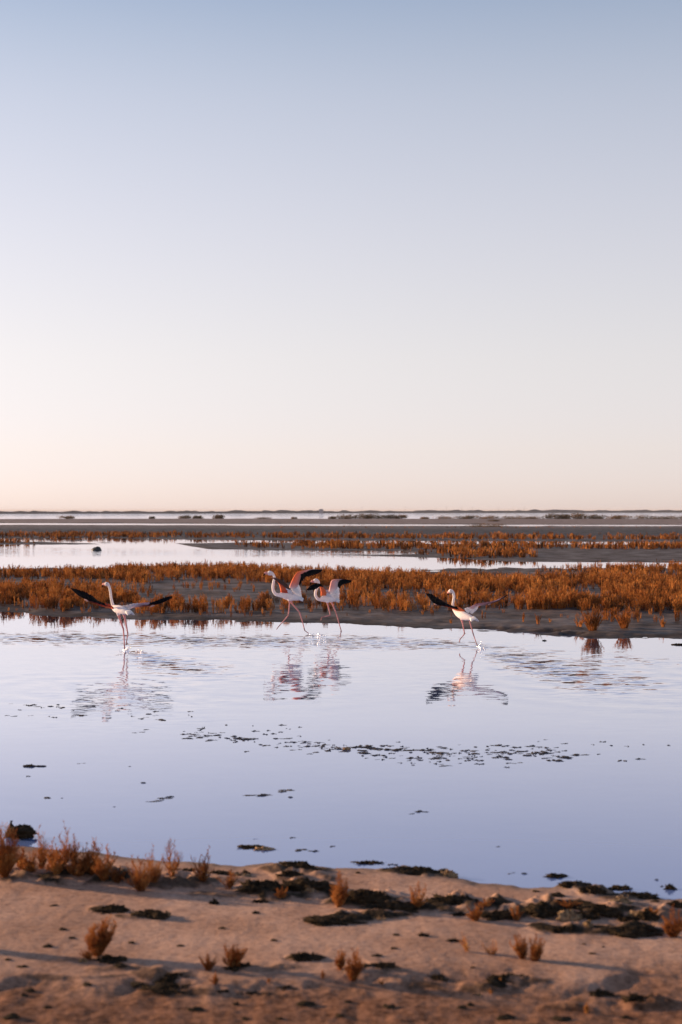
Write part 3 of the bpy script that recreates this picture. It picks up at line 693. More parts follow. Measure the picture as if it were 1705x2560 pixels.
plants = [  # foot column, foot row, height px, width px, stems, lean, density, label
 (12, 2192, 150, 62, 16, .0, 1.3, 'tall dense dark-orange glasswort at the left frame edge of the beach'),
 (52, 2172, 62, 50, 8, .05, .9, 'short glasswort right of the tall one at the left frame edge'),
 (103, 2172, 118, 44, 7, -.08, .8, 'tallest feathery glasswort spray in the left shoreline row'),
 (132, 2168, 80, 40, 6, .08, .8, 'glasswort spray right of the tallest in the left shoreline row'),
 (158, 2172, 108, 40, 6, .0, .8, 'feathery glasswort spray in the middle of the left shoreline row'),
 (184, 2170, 98, 40, 6, -.03, .8, 'glasswort spray with slim pointed tip in the left shoreline row'),
 (208, 2180, 66, 50, 9, .0, 1.1, 'bushy dark glasswort low in the left shoreline row'),
 (232, 2186, 98, 46, 8, -.02, 1.1, 'dark glasswort with a pointed plume over the left shadow band'),
 (262, 2200, 88, 60, 10, .02, 1.1, 'dark bushy glasswort at the right end of the left shoreline row'),
 (80, 2180, 58, 70, 12, .0, 1.1, 'low tangled glasswort at the foot of the tallest feathery spray'),
 (145, 2182, 56, 74, 12, .05, 1.1, 'low tangled glasswort under the middle of the left shoreline row'),
 (196, 2190, 52, 70, 12, -.05, 1.1, 'low tangled glasswort under the slim pointed spray'),
 (292, 2206, 50, 60, 10, .05, 1.0, 'short dark glasswort just right of the left shoreline row'),
 (-70, 2372, 120, 70, 14, .0, 1.1, 'glasswort just outside the left frame edge whose shadow streaks the sand'),
 (352, 2228, 108, 74, 10, .0, .9, 'glasswort with golden leaves at its foot, standing in shadow'),
 (384, 2206, 92, 40, 6, .03, .8, 'thin glasswort spray just right of the one with golden foot leaves'),
 (430, 2190, 102, 44, 6, .0, .7, 'slim open glasswort reaching above the waterline'),
 (508, 2202, 88, 66, 9, .12, .7, 'open V-shaped orange glasswort near the shoreline left of centre'),
 (572, 2222, 62, 66, 8, .05, .7, 'sparse low glasswort right of the V-shaped one'),
 (845, 2266, 96, 58, 14, .0, 1.1, 'thick orange glasswort in the middle of the dark algae ridge'),
 (706, 2244, 34, 52, 9, .0, 1.0, 'low dark glasswort cushion beneath the central algae clod'),
 (1040, 2268, 76, 52, 9, .12, .8, 'orange glasswort on the crest right of the thick central one'),
 (1190, 2302, 52, 56, 11, .0, 1.1, 'low orange glasswort under the algae ridge right of centre'),
 (1214, 2266, 26, 60, 8, .0, 1.0, 'tiny orange fringe on top of the algae ridge right of centre'),
 (1292, 2300, 44, 50, 9, .0, 1.0, 'low golden glasswort at the left foot of the right-hand mound'),
 (1424, 2268, 22, 84, 12, .0, 1.0, 'flat orange fringe along the crest of the right-hand mound'),
 (1682, 2342, 84, 84, 18, .0, 1.2, 'golden bushy glasswort at the right frame edge of the beach'),
 (1628, 2290, 34, 46, 8, .0, 1.0, 'small golden glasswort above the bush at the right frame edge'),
 (243, 2390, 118, 74, 22, .22, 1.4, 'big feathery orange glasswort alone on the open left sand'),
 (222, 2398, 40, 50, 8, -.1, 1.0, 'golden sprigs at the foot of the big feathery left plant'),
 (520, 2426, 50, 62, 10, .0, 1.0, 'left half of the paired golden glassworts in the lower middle'),
 (588, 2418, 78, 66, 14, .0, 1.1, 'taller right one of the paired golden glassworts in the lower middle'),
 (538, 2460, 34, 30, 7, .0, .9, 'small golden sprig below the paired glassworts'),
 (850, 2424, 64, 40, 9, .0, 1.0, 'shorter left one of two upright orange glassworts below the dark dome'),
 (882, 2450, 104, 62, 12, .1, 1.1, 'taller right one of two upright orange glassworts below the dark dome'),
 (1168, 2378, 56, 34, 8, -.35, .5, 'leaning spiky glasswort on the bare right sand'),
 (1232, 2386, 42, 70, 9, .0, .3, 'low spiky glasswort fan next to the leaning one'),
 (1306, 2398, 82, 56, 9, -.2, 1.0, 'left stem of the two-stemmed glasswort casting the long shadow'),
 (1338, 2402, 78, 52, 12, .15, 1.0, 'right stem of the two-stemmed glasswort casting the long shadow'),
 (806, 2446, 26, 16, 5, .0, 1.0, 'dark stubby stump of a plant in the lower middle shadow'),
 (1468, 2532, 30, 16, 5, .0, 1.0, 'small golden stump near the bottom right corner'),
 (672, 2456, 14, 24, 5, .0, .9, 'tiny golden sprig in the lower middle shadow band'),
 (956, 2462, 14, 24, 5, .0, .9, 'tiny golden sprig under the long lower ridge'),
 (1228, 2484, 16, 22, 5, .0, .9, 'tiny golden sprig right of the pale scrap at lower right'),
 (1252, 2456, 16, 18, 5, .0, .9, 'tiny golden sprig on the lower right ridge'),
]
for i, (px, py, hpx, wpx, st, lean, de, lab) in enumerate(plants):
    p = beach_at(px, py); k = p[1] / F
    if py < 2230: hpx *= 1.12; wpx *= 1.2; st *= 1.2          # the tangled shoreline row
    segs, lv = beach_plant(500 + i, hpx * k, wpx * k, max(4, int(st * 1.15)), lean, de, de < 0.6)
    v, q = tubes(segs, 3)
    t = empty('beach_glasswort', p)
    mesh_np('shoots', v, q, GOLD, t, smooth=False)
    if lv:
        V = []; Q = []
        for c, a in lv:
            ll = min(0.021, hpx * k * 0.14); d = np.array([math.cos(a), math.sin(a), 0.7]) * ll; e = np.array([-math.sin(a), math.cos(a), 0.2]) * ll * 0.4
            b = len(V); V += [c, c + d * 0.5 + e, c + d, c + d * 0.5 - e]; Q.append((b, b + 1, b + 2, b + 3))
        mesh_np('dry_leaves', np.array(V), np.array(Q), GOLDLEAF, t, smooth=False)
    tag(t, lab, 'plant', 'glasswort plants on the near beach')

# ------------------------------------------------------------------ algae clods on the beach
def lump(seed, a, b, h, rag=0.35, nu=22, nv=9, shag=0):
    """Ragged flat-based lump, half sizes a (across), b (deep), height h, with optional loose strands."""
    s = seed * 3.7
    ph, th = np.meshgrid(np.linspace(0, 1, nv) * math.pi * 0.55, np.arange(nu) * 2 * math.pi / nu, indexing='ij')
    x, y, z = np.sin(ph) * np.cos(th), np.sin(ph) * np.sin(th), np.cos(ph)
    n = fbm(x * 1.7 + z + s, y * 1.7 - z + s * 0.6, seed % 5, 4)
    m = fbm(x * 5.5 + s, y * 5.5 + 3 * z, (seed + 2) % 5, 3)
    f = 1 + rag * 1.6 * n + rag * 1.3 * m
    crest = 1 + rag * 1.0 * fbm(x * 2.6 + s * 1.3, y * 1.2 + s, (seed + 1) % 5, 4)     # broken top line
    V = np.stack([x * a * f, y * b * f, (z * f * crest - 0.06) * h], -1).reshape(-1, 3)
    Q = np.array([(i * nu + j, i * nu + (j + 1) % nu, (i + 1) * nu + (j + 1) % nu, (i + 1) * nu + j) for i in range(nv - 1) for j in range(nu)])
    if shag:
        r = np.random.default_rng(seed); k = r.integers(0, (nv - 2) * nu, shag)
        P = V[k]; d = r.normal(size=(shag, 3)); d[:, 2] = np.abs(d[:, 2]) * 0.8; d /= np.linalg.norm(d, axis=1)[:, None]
        ln = r.uniform(0.004, 0.012, shag)[:, None]; sd = np.cross(d, r.normal(size=(shag, 3))); sd /= np.linalg.norm(sd, axis=1)[:, None] + 1e-9
        W = np.stack([P - sd * 0.004, P + sd * 0.004, P + d * ln + sd * 0.002, P + d * ln - sd * 0.002], 1).reshape(-1, 3)
        Q = np.concatenate([Q, np.arange(len(W)).reshape(-1, 4) + len(V)]); V = np.concatenate([V, W])
    return V, Q

clods = [ # column, row of foot, width px, height px, pale, label
 (275, 2276, 78, 20, 0, 'dark crumbled algae clod above the big feathery left plant'),
 (372, 2290, 84, 24, 0, 'dark wedge-shaped algae clod with a long shadow, right of the crumbled one'),
 (414, 2290, 26, 18, 1, 'pale broken end of the wedge-shaped algae clod'),
 (738, 2168, 110, 22, 0, 'wide dark algae mat on the shoreline bulge left of centre'),
 (722, 2190, 60, 22, 0, 'dark algae block just below the shoreline bulge'),
 (646, 2222, 100, 34, 0, 'big dark algae hump left of the thick central glasswort'),
 (768, 2216, 110, 28, 0, 'long dark algae mat joining the thick central glasswort'),
 (776, 2232, 46, 16, 1, 'golden dry patch in front of the long dark algae mat'),
 (600, 2190, 50, 12, 1, 'pale curled algae flake between the sparse glasswort and the dark hump'),
 (612, 2186, 26, 18, 0, 'small pointed dark clod behind the pale curled flake'),
 (470, 2180, 56, 14, 0, 'low dark clod behind the V-shaped glasswort'),
 (545, 2185, 60, 12, 0, 'thin dark algae strip right of the V-shaped glasswort'),
 (535, 2262, 30, 16, 0, 'small tilted clod with a lit edge on the left sand'),
 (650, 2258, 48, 12, 0, 'flat dark clod in the shadow below the big algae hump'),
 (910, 2246, 130, 34, 0, 'high dark algae crest right of the thick central glasswort'),
 (830, 2306, 150, 20, 0, 'long log-like dark algae roll on the open sand, centre'),
 (782, 2308, 16, 16, 1, 'pale tip at the left of the log-like algae roll'),
 (950, 2298, 52, 14, 1, 'bright bleached algae scrap in front of the log-like roll'),
 (985, 2272, 110, 22, 0, 'dark algae mat under the orange glasswort on the crest'),
 (1140, 2258, 130, 32, 0, 'broad dark algae hump right of the orange crest glasswort'),
 (1250, 2290, 80, 22, 0, 'dark algae clod between the two low glassworts right of centre'),
 (1150, 2290, 60, 18, 0, 'grey-brown low clod left of the low orange glasswort'),
 (920, 2166, 80, 12, 0, 'thin dark algae mat on the waterline at centre'),
 (1040, 2182, 130, 20, 0, 'long dark algae mat on the waterline right of centre'),
 (1122, 2190, 50, 20, 1, 'pale crumbly bank end beside the long waterline mat'),
 (1360, 2282, 90, 30, 0, 'dark left crest of the right-hand mound'),
 (1500, 2280, 110, 26, 0, 'dark right crest of the right-hand mound'),
 (1425, 2300, 56, 34, 1, 'bright slanting sand slab in the hollow of the right-hand mound'),
 (1475, 2318, 24, 24, 1, 'small golden lump in the hollow of the right-hand mound'),
 (1460, 2288, 90, 12, 0, 'narrow dark algae strip above the bright slanting slab'),
 (1410, 2326, 70, 14, 0, 'dark crumbs along the left foot of the right-hand mound'),
 (1560, 2330, 170, 20, 0, 'long dark algae edge along the foot of the right-hand mound'),
 (1570, 2304, 46, 22, 0, 'small peaked dark clod on the long algae edge'),
 (1620, 2296, 60, 34, 0, 'dark algae block near the golden bush at the right frame edge'),
 (1600, 2286, 44, 18, 1, 'golden dry algae patch left of the dark block at right'),
 (1690, 2268, 60, 20, 0, 'dark clod with a pale face at the right frame edge'),
 (1430, 2212, 56, 18, 0, 'dark peaked clod on the right waterline'),
 (1484, 2230, 56, 24, 0, 'dark broken clod with pale flecks on the right waterline'),
 (1552, 2256, 56, 22, 1, 'bright crumbled sand block near the right waterline'),
 (1590, 2240, 110, 14, 0, 'dark drowned algae mat along the right waterline'),
 (1674, 2238, 30, 18, 0, 'small grey clod at the waterline by the right frame edge'),
 (1060, 2342, 26, 14, 0, 'dark cone-shaped clod with a tapering shadow on the bare sand'),
 (1132, 2356, 52, 14, 0, 'flat dark clod with a pale left tip beside the leaning glasswort'),
 (1182, 2423, 14, 9, 0, 'tiny dark pebble-like clod alone above the lower right ridge'),
 (760, 2398, 84, 18, 0, 'smooth dark dome of algae left of the two upright glassworts'),
 (955, 2418, 70, 14, 0, 'dark crest right of the two upright glassworts'),
 (1090, 2450, 90, 10, 0, 'thin dark lip on the left of the lower right ridge'),
 (1260, 2450, 110, 16, 0, 'thick dark lip on the right of the lower right ridge'),
 (1195, 2492, 36, 8, 1, 'pale flat scrap below the lower right ridge'),
 (1500, 2490, 70, 16, 0, 'dark slanting crest at the bottom right'),
 (1600, 2502, 90, 18, 0, 'dark wedge crest at the bottom right with a blue shadow'),
 (270, 2404, 90, 16, 0, 'dark shadowed clod under the big feathery left plant'),
 (206, 2408, 20, 16, 1, 'bright pebble-like lump left of the big feathery plant foot'),
 (430, 2446, 110, 14, 0, 'dark slanting lip left of the paired golden glassworts'),
 (430, 2472, 130, 10, 0, 'thin dark lip running below the paired golden glassworts, left part'),
 (555, 2486, 30, 14, 0, 'small dark clod right of the thin lower lip'),
 (625, 2488, 60, 10, 0, 'low dark clod in the lower middle'),
 (720, 2474, 90, 9, 0, 'thin dark lip in the lower middle, right of the tiny sprig'),
 (600, 2422, 60, 16, 0, 'dark clod in the shadow of the taller paired glasswort'),
]
for i, (px, py, wpx, hpx, pale, lab) in enumerate(clods):
    p = beach_at(px, py); k = p[1] / F
    a = wpx * k / 2; h_ = hpx * k * (0.55 if py < 2380 else 0.72)
    v, q = lump(i + 1, a, min(a * 0.6, 0.03 + a * 0.3), h_, 0.45, 40, 14, int(60 + wpx * 2.5))
    ob = mesh_np('bleached_clod' if pale else 'algae_clod', v, q, PALE if pale else ALGAE)
    ob.location = (p[0], p[1] + 0.02, p[2] - 0.01)
    ob.rotation_euler = (0, 0, random.uniform(-0.15, 0.15))
    tag(ob, lab, 'clod', 'crusted clods on the near beach')
small = [(120, 2367, 26, 8), (158, 2325, 22, 6), (180, 2346, 20, 5), (328, 2358, 24, 6), (135, 2265, 20, 5), (20, 2400, 20, 6), (55, 2418, 26, 6), (60, 2490, 18, 8), (75, 2478, 26, 8), (120, 2520, 22, 7), (30, 2545, 40, 12),
         (640, 2284, 24, 7), (555, 2322, 20, 5), (685, 2352, 18, 5), (450, 2365, 18, 4), (985, 2372, 20, 6), (942, 2390, 26, 5), (990, 2338, 18, 4), (975, 2518, 34, 9), (1155, 2520, 24, 8), (1175, 2514, 20, 7), (765, 2512, 48, 9), (590, 2512, 18, 7),
         (490, 2525, 44, 9), (615, 2548, 22, 6), (870, 2506, 26, 6), (1265, 2545, 46, 9), (1400, 2550, 60, 9), (1565, 2545, 24, 8), (1460, 2362, 10, 5), (1508, 2368, 8, 4), (1480, 2385, 22, 4), (1340, 2230, 22, 5), (1390, 2240, 44, 8), (1640, 2255, 24, 6), (895, 2183, 14, 5), (300, 2415, 30, 8), (345, 2462, 40, 8), (220, 2462, 30, 7), (700, 2548, 20, 6), (850, 2540, 24, 6)]
for i, (px, py, wpx, hpx) in enumerate(small):
    p = beach_at(px, py); k = p[1] / F; a = wpx * k / 2
    v, q = lump(200 + i, a, a * 0.7, hpx * k * 0.8, 0.4, 10, 5)
    ob = mesh_np('sand_crumb', v, q, ALGAE); ob.location = p
    where = ('upper ' if py < 2330 else 'middle ' if py < 2430 else 'lower ') + ('left' if px < 430 else 'centre' if px < 1050 else 'right') + ' beach sand'
    tag(ob, 'small dark crumb lying loose on the ' + where, 'clod', 'small crumbs on the ' + where)

# ragged algae mass hanging over the left shoreline
t = empty('algae_mass', beach_at(48, 2108))
k = depth(2108) / F
for i, (dx, dz, a, h_, nm) in enumerate([(4, 24, 32, 9, 'upper_shelf'), (8, 10, 30, 12, 'middle_shelf'), (2, -6, 28, 16, 'lower_shelf'), (-26, -6, 16, 34, 'stump')]):
    v, q = lump(300 + i, a * k, 24 * k, h_ * k, 0.3, 40, 14, 120); ob = mesh_np(nm, v, q, ALGAE, t); ob.location = (dx * k, i * 0.03, dz * k)
tag(t, 'ragged dark algae mass overhanging the water at the left frame edge', 'algae')

# ------------------------------------------------------------------ floating weed
def weed_mesh(seed, n, a):
    r = np.random.default_rng(seed); V = []; Q = []; off = 0
    for i in range(n):
        v, q = lump(seed * 7 + i, a * r.uniform(0.2, 0.6), a * r.uniform(0.1, 0.35), 0.002 + 0.006 * r.random() ** 2, 0.8, 12, 4)
        V.append(v + (r.uniform(-1, 1) * a, r.uniform(-0.8, 0.8) * a, -0.0005)); Q.append(q + off); off += len(v)
    return np.concatenate(V), np.concatenate(Q)
wm = []
for i in range(8):
    v, q = weed_mesh(900 + i, 2 + i % 6, 1.0); v[:, 2] *= 1.0
    ob = mesh_np('weed_scrap', v, q, WEED); wm.append(ob.data); bpy.data.objects.remove(ob)
def weed(px, py, wpx, lab, group, hz=1.0):
    p = pix(px, py); k = p[1] / F; s = wpx * k / 2.0
    ob = link('weed_scrap', wm[random.randrange(8)]); ob.location = p; ob.scale = (s, s * random.uniform(0.5, 1.1), hz)
    ob.rotation_euler = (0, 0, random.uniform(-0.3, 0.3) + (math.pi if random.random() < .5 else 0))
    tag(ob, lab, 'weed', group); return ob
band = poly([(450, 1832), (560, 1848), (700, 1858), (800, 1864), (900, 1872), (1000, 1886), (1200, 1890), (1300, 1880), (1400, 1876)])
r = random.Random(4)
def bw(x): return 'thin left tail' if x < 700 else 'left half' if x < 900 else 'dense middle' if x < 1080 else 'right half' if x < 1260 else 'right end'
for i in range(240):
    px = 455 + 960 * (1 - r.random() ** 1.0)
    dens = 0.35 if px < 700 else (0.6 if px < 900 else 1.0)
    if r.random() > dens and i % 3: px = r.uniform(900, 1400)
    py = float(band(px)) + r.gauss(0, 8 if px < 900 else 12)
    weed(px, py, r.choice([8, 10, 14, 18, 26, 34, 44]), 'dark weed scrap in the ' + bw(px) + ' of the long floating band', 'weed scraps in the ' + bw(px) + ' of the long floating band')
for i in range(24):
    weed(r.uniform(470, 760), r.uniform(1812, 1850), r.choice([6, 8, 12, 16]), 'small weed dot above the left half of the floating band', 'weed dots above the floating band')
for i in range(22):
    weed(r.uniform(0, 110) if i % 2 else r.uniform(120, 240), r.choice([1762, 1768, 1775, 1791]) + r.uniform(-3, 3), r.choice([10, 16, 24]), 'weed scrap floating at the left frame edge below the leftmost flamingo', 'weed scraps at the left edge')
for i in range(20):
    weed(r.uniform(260, 510), r.uniform(1770, 1802), r.choice([6, 8, 12, 18]), 'small weed scrap below the reflection of the leftmost flamingo', 'weed dots below the left reflection')
for px, py, wd in [(350, 1832, 36), (372, 1825, 20), (1480, 1862, 12), (1505, 1855, 18), (1530, 1864, 14), (1565, 1866, 16), (1608, 1862, 9), (1670, 1864, 14), (1448, 1888, 36), (1495, 1886, 14)]:
    weed(px, py, wd, 'weed scrap drifting at either end of the long floating band' if px > 1400 else 'weed scrap in the short pair left of the long floating band', 'outlying weed scraps right' if px > 1400 else 'short weed pair left of the band')
singles = [(1558, 1902, 26, 'brownish weed patch below the right end of the long band'), (1600, 1898, 20, 'thin weed scrap right of the brownish patch'),
           (206, 1909, 24, 'flat weed scrap right of the dark bobbing lump'), (72, 1941, 10, 'tiny weed dot under the dark bobbing lump'), (322, 1916, 9, 'tiny reddish weed dot left of centre'),
           (356, 1957, 16, 'small weed scrap above the stringy left raft'), (157, 1996, 8, 'round weed dot trailing a thread at lower left'), (120, 1996, 22, 'thin weed thread left of the round dot'), (283, 2017, 9, 'faint weed dot under the stringy left raft'),
           (370, 2000, 60, 'left part of the stringy weed raft at lower left'), (425, 1993, 52, 'right part of the stringy weed raft at lower left'),
           (648, 1988, 52, 'stringy weed raft left of the lower centre'), (705, 1979, 54, 'thin purple weed line right of the stringy raft'), (724, 1993, 14, 'small weed dash under the thin purple line'),
           (1023, 2034, 20, 'left of two small weed dashes at lower right of centre'), (1052, 2030, 26, 'right of two small weed dashes at lower right of centre'),
           (640, 2098, 12, 'small dark weed dot above the brown shoreline raft'), (728, 2095, 18, 'dark weed dash right above the brown shoreline raft'),
           (745, 2127, 40, 'row of tiny weed crumbs near the shoreline'), (785, 2128, 20, 'end of the row of tiny weed crumbs near the shoreline'), (828, 2117, 16, 'single weed dash right of the crumb row'),
           (1275, 2183, 24, 'thin weed dash off the right shoreline, left one'), (1308, 2184, 16, 'thin weed dash off the right shoreline, right one'), (1240, 2116, 14, 'faint weed dash in the open water at lower right'),
           (1640, 2200, 10, 'reddish weed dot off the right shoreline'), (1655, 2216, 12, 'grey weed dot nearest the right shoreline'), (985, 2162, 26, 'thin weed dash off the central waterline mat'), (1145, 1566, 60, 'flat weed line at the marsh edge behind the rightmost flamingo')]
for px, py, wd, lab in singles: weed(px, py, wd, lab, None)
for px, py, wd, hh, m, lab in [(75, 1916, 26, 11, ALGAE, 'dark bobbing lump with a trailing tail at the left of the lagoon'), (866, 1874, 20, 10, PALE, 'golden-brown lump in the middle of the floating weed band'),
                               (625, 2118, 60, 10, ALGAE, 'dark half of the brown raft off the shoreline'), (655, 2124, 40, 12, PALE, 'brown half of the raft off the shoreline'),
                               (1388, 2192, 46, 12, ALGAE, 'dark pointed clod standing in the water off the right shoreline'), (1361, 1602, 9, 4, ALGAE, 'tiny dark clod in the water by the right marsh edge'),
                               (1694, 1612, 28, 8, ALGAE, 'dark flat clod in the water at the right frame edge'), (1555, 2222, 66, 10, ALGAE, 'flat drowned algae slab off the right shoreline')]:
    p = pix(px, py); k = p[1] / F; v, q = lump(int(px), wd * k / 2, wd * k / 3, hh * k * 0.4, 0.6, 26, 9, 40)
    ob = mesh_np('weed_lump', v, q, m); ob.location = p; tag(ob, lab, 'weed')
    if px == 75:
        v, q = lump(3, 0.06, 0.02, 0.012, 0.5, 9, 4); c = mesh_np('tail', v, q, ALGAE, ob); c.location = (0.10, 0, 0)

# dark stone standing in the far pool
p = pix(241, 1375.5); k = p[1] / F
v, q = lump(77, 13 * k, 9 * k, 8.6 * k, 0.16, 28, 12)
v[:, 0] += 0.22 * v[:, 2]; v[:, 0] = np.where(v[:, 0] > 0, v[:, 0] * 0.95, v[:, 0])
ob = mesh_np('stone', v, q, STONE); ob.location = p
tag(ob, 'dark rounded stone standing alone in the pool behind the marsh', 'stone')

# ------------------------------------------------------------------ flamingos
WHITE = np.array((0.94, 0.88, 0.84)); PINKW = np.array((0.84, 0.58, 0.54)); PINK = np.array((0.72, 0.30, 0.25)); RED = np.array((0.66, 0.095, 0.05))
ORANGE = np.array((0.85, 0.23, 0.09)); BLACK = np.array((0.012, 0.012, 0.013)); LEG = np.array((0.72, 0.36, 0.33)); TAN = np.array((0.40, 0.22, 0.16)); ROSE = np.array((0.74, 0.38, 0.33))

def smooth_path(P, n):
    """Catmull-Rom through rows of P (any dimension)."""
    P = np.asarray(P, float); Q = np.concatenate([[2 * P[0] - P[1]], P, [2 * P[-1] - P[-2]]]); out = []
    m = len(P) - 1
    for t in np.linspace(0, m - 1e-6, n):
        i = int(t); u = t - i; a, b, c, d = Q[i], Q[i + 1], Q[i + 2], Q[i + 3]
        out.append(0.5 * (2 * b + (c - a) * u + (2 * a - 5 * b + 4 * c - d) * u * u + (3 * b - a - 3 * c + d) * u ** 3))
    return np.array(out)

def loft(P, R, k=10, squash=None):
    """Closed tube through the points P with radii R."""
    P = np.asarray(P, float); V = []; Q = []; n = len(P)
    T = np.gradient(P, axis=0); T /= np.linalg.norm(T, axis=1)[:, None] + 1e-9
    ref = np.array([0.05, 1.0, 0.1]); 
    for i in range(n):
        a = ref - T[i] * np.dot(ref, T[i]); a /= np.linalg.norm(a); b = np.cross(T[i], a)
        s = 1.0 if squash is None else squash[i]
        for j in range(k):
            t = 2 * math.pi * j / k; V.append(P[i] + R[i] * (math.cos(t) * a * s + math.sin(t) * b))
    for i in range(n - 1):
        for j in range(k): Q.append((i * k + j, i * k + (j + 1) % k, (i + 1) * k + (j + 1) % k, (i + 1) * k + j))
    V += [P[0], P[-1]]; c0, c1 = len(V) - 2, len(V) - 1
    for j in range(k):
        Q.append((c0, (j + 1) % k, j, j)); Q.append((c1, (n - 1) * k + j, (n - 1) * k + (j + 1) % k, (n - 1) * k + (j + 1) % k))
    return np.array(V), Q

def remeshed(V, Q, voxel):
    me = bpy.data.meshes.new('tmp'); fs = [tuple(dict.fromkeys(q)) for q in Q]
    me.from_pydata([tuple(v) for v in V], [], fs); me.update()
    ob = bpy.data.objects.new('tmp', me); COL.objects.link(ob)
    md = ob.modifiers.new('r', 'REMESH'); md.mode = 'VOXEL'; md.voxel_size = voxel
    sm = ob.modifiers.new('s', 'SMOOTH'); sm.iterations = 2; sm.factor = 0.4
    dg = bpy.context.evaluated_depsgraph_get(); ev = ob.evaluated_get(dg); m2 = bpy.data.meshes.new_from_object(ev)
    n = len(m2.vertices); co = np.empty(n * 3, np.float32); m2.vertices.foreach_get('co', co)
    bpy.data.objects.remove(ob); return m2, co.reshape(-1, 3)

def dist_path(co, P):
    d = np.full(len(co), 1e9)
    for a, b in zip(P[:-1], P[1:]):
        ab = b - a; t = np.clip(((co - a) @ ab) / (ab @ ab + 1e-12), 0, 1)[:, None]
        d = np.minimum(d, np.linalg.norm(co - (a + t * ab), axis=1))
    return d

class Bird:
    def __init__(s, x0, y0, sc_, foot_row, foot_px, label):
        s.x0, s.y0, s.k = x0, y0, sc_
        s.Y = depth(foot_row); s.m = s.Y / F            # metres per photograph pixel at the bird
        s.org = pix(foot_px, foot_row)
        s.root = empty('flamingo', s.org)
        tag(s.root, label, 'flamingo', 'flamingos running through the lagoon')
    def p(s, zx, zy, dy=0.0):
        px, py = s.x0 + zx * s.k, s.y0 + zy * s.k; Y = s.Y + dy
        return np.array([(px - CX) / F * Y, Y, H - (py - HOR) / F * Y]) - s.org
    def r(s, zr): return zr * s.k * s.m
    def body(s, nodes, legs, beak, eye, thick=1.0):
        P = np.array([np.append(s.p(a, b, dy), s.r(rr)) for a, b, dy, rr in nodes])
        S = smooth_path(P, 90); V, Q = loft(S[:, :3], np.maximum(S[:, 3], 0.006), 14)
        Q = list(Q); paths = []
        for leg in legs:
            PL = np.array([np.append(s.p(a, b, dy), s.r(rr)) for a, b, dy, rr in leg['chain']])
            # joints stay angular: subdivide straight runs
            pts = [];
            for a, b in zip(PL[:-1], PL[1:]): pts += [a + (b - a) * t for t in np.linspace(0, 1, 7)[:-1]]
            pts = np.array(pts + [PL[-1]])
            v, q = loft(pts[:, :3], pts[:, 3], 8); off = len(V); V = np.concatenate([V, v]); Q += [tuple(i + off for i in f) for f in q]
            paths.append(pts[:, :3])
            foot = PL[-1, :3]
            for tx, ty, tz in leg['toes']:
                e = foot + np.array((tx, ty, tz)); ln = np.linspace(0, 1, 5)[:, None]
                v, q = loft(foot * (1 - ln) + e * ln, np.linspace(0.009, 0.006, 5), 6); off = len(V); V = np.concatenate([V, v]); Q += [tuple(i + off for i in f) for f in q]
                paths.append(np.array([foot, e]))
        me, co = remeshed(V, Q, 0.0065)
        col = np.tile(WHITE, (len(co), 1))
        # faint pink wash on neck and breast
        head = P[-1, :3]
        tint = np.clip((fbm(co[:, 0] * 9, co[:, 2] * 9, 1, 3) + 0.25), 0, 1)[:, None] * 0.45
        col = col * (1 - tint) + PINKW * tint
        for pth in paths:
            low = dist_path(co, pth); m = (low < 0.026) & (co[:, 2] < paths[0][0][2] - 0.02)
            col[m] = LEG
        for leg in legs:
            j = s.p(*leg['chain'][2][:3]); m = np.linalg.norm(co - j, axis=1) < 0.035; col[m] = LEG * 0.75
            j = s.p(*leg['chain'][-1][:3]); m = np.linalg.norm(co - j, axis=1) < 0.06; col[m] = LEG * 0.6
        at = me.color_attributes.new('plumage', 'FLOAT_COLOR', 'POINT'); c4 = np.ones((len(co), 4), np.float32); c4[:, :3] = col; at.data.foreach_set('color', c4.ravel())
        me.polygons.foreach_set('use_smooth', np.ones(len(me.polygons), bool))
        me.materials.clear(); me.materials.append(PLUME); me.name = 'body'
        link('body', me, s.root)
        # bent beak: pale pink with a black tip
        B = np.array([np.append(s.p(a, b, dy), s.r(rr)) for a, b, dy, rr in beak]); S = smooth_path(B, 16)
        V, Q = loft(S[:, :3], np.maximum(S[:, 3], 0.003), 10); t = np.repeat(np.linspace(0, 1, 16), 10); t = np.append(t, [0, 1])
        c = np.where((t > 0.62)[:, None], BLACK, ROSE * 1.05)
        Qf = np.array([q for q in Q if len(set(q)) == 4]); mesh_np('beak', V, Qf, PLUME, s.root, color=c)
        for sgn in (-1, 1):
            e = s.p(*eye) + np.array((0, sgn * s.r(eye_r), 0)) if False else s.p(eye[0], eye[1], eye[2] + sgn * s.r(26))
            v, q = loft(np.array([e + (0, sgn * d, 0) for d in (-0.006, -0.003, 0.001, 0.004)]), [0.003, 0.007, 0.007, 0.002], 8)
            mesh_np('eye', v, np.array([f for f in q if len(set(f)) == 4]), EYE, s.root)
    def tail(s, a, b, width, n=7, c=WHITE):
        A, B = s.p(*a), s.p(*b); d = B - A; V = []; Q = []
        up = np.array((0, 0, 1.0)); side = np.cross(d, up); side /= np.linalg.norm(side)
        for i in range(n):
            f = (i / (n - 1) - 0.5) * 2; tip = B + side * f * width + up * (0.02 * (1 - abs(f)) - 0.03 * abs(f)) - d * 0.25 * abs(f)
            v, q = loft(smooth_path([A + side * f * width * 0.3, (A + tip) / 2 + up * 0.012, tip], 6), [0.022, 0.03, 0.03, 0.026, 0.018, 0.004], 6, [1.0] * 6)
            Q += [tuple(k + len(V) for k in t) for t in q]; V += list(v)
        mesh_np('tail', np.array(V), np.array([q for q in Q if len(set(q)) == 4]), PLUME, s.root, color=np.tile(c, (len(V), 1)))
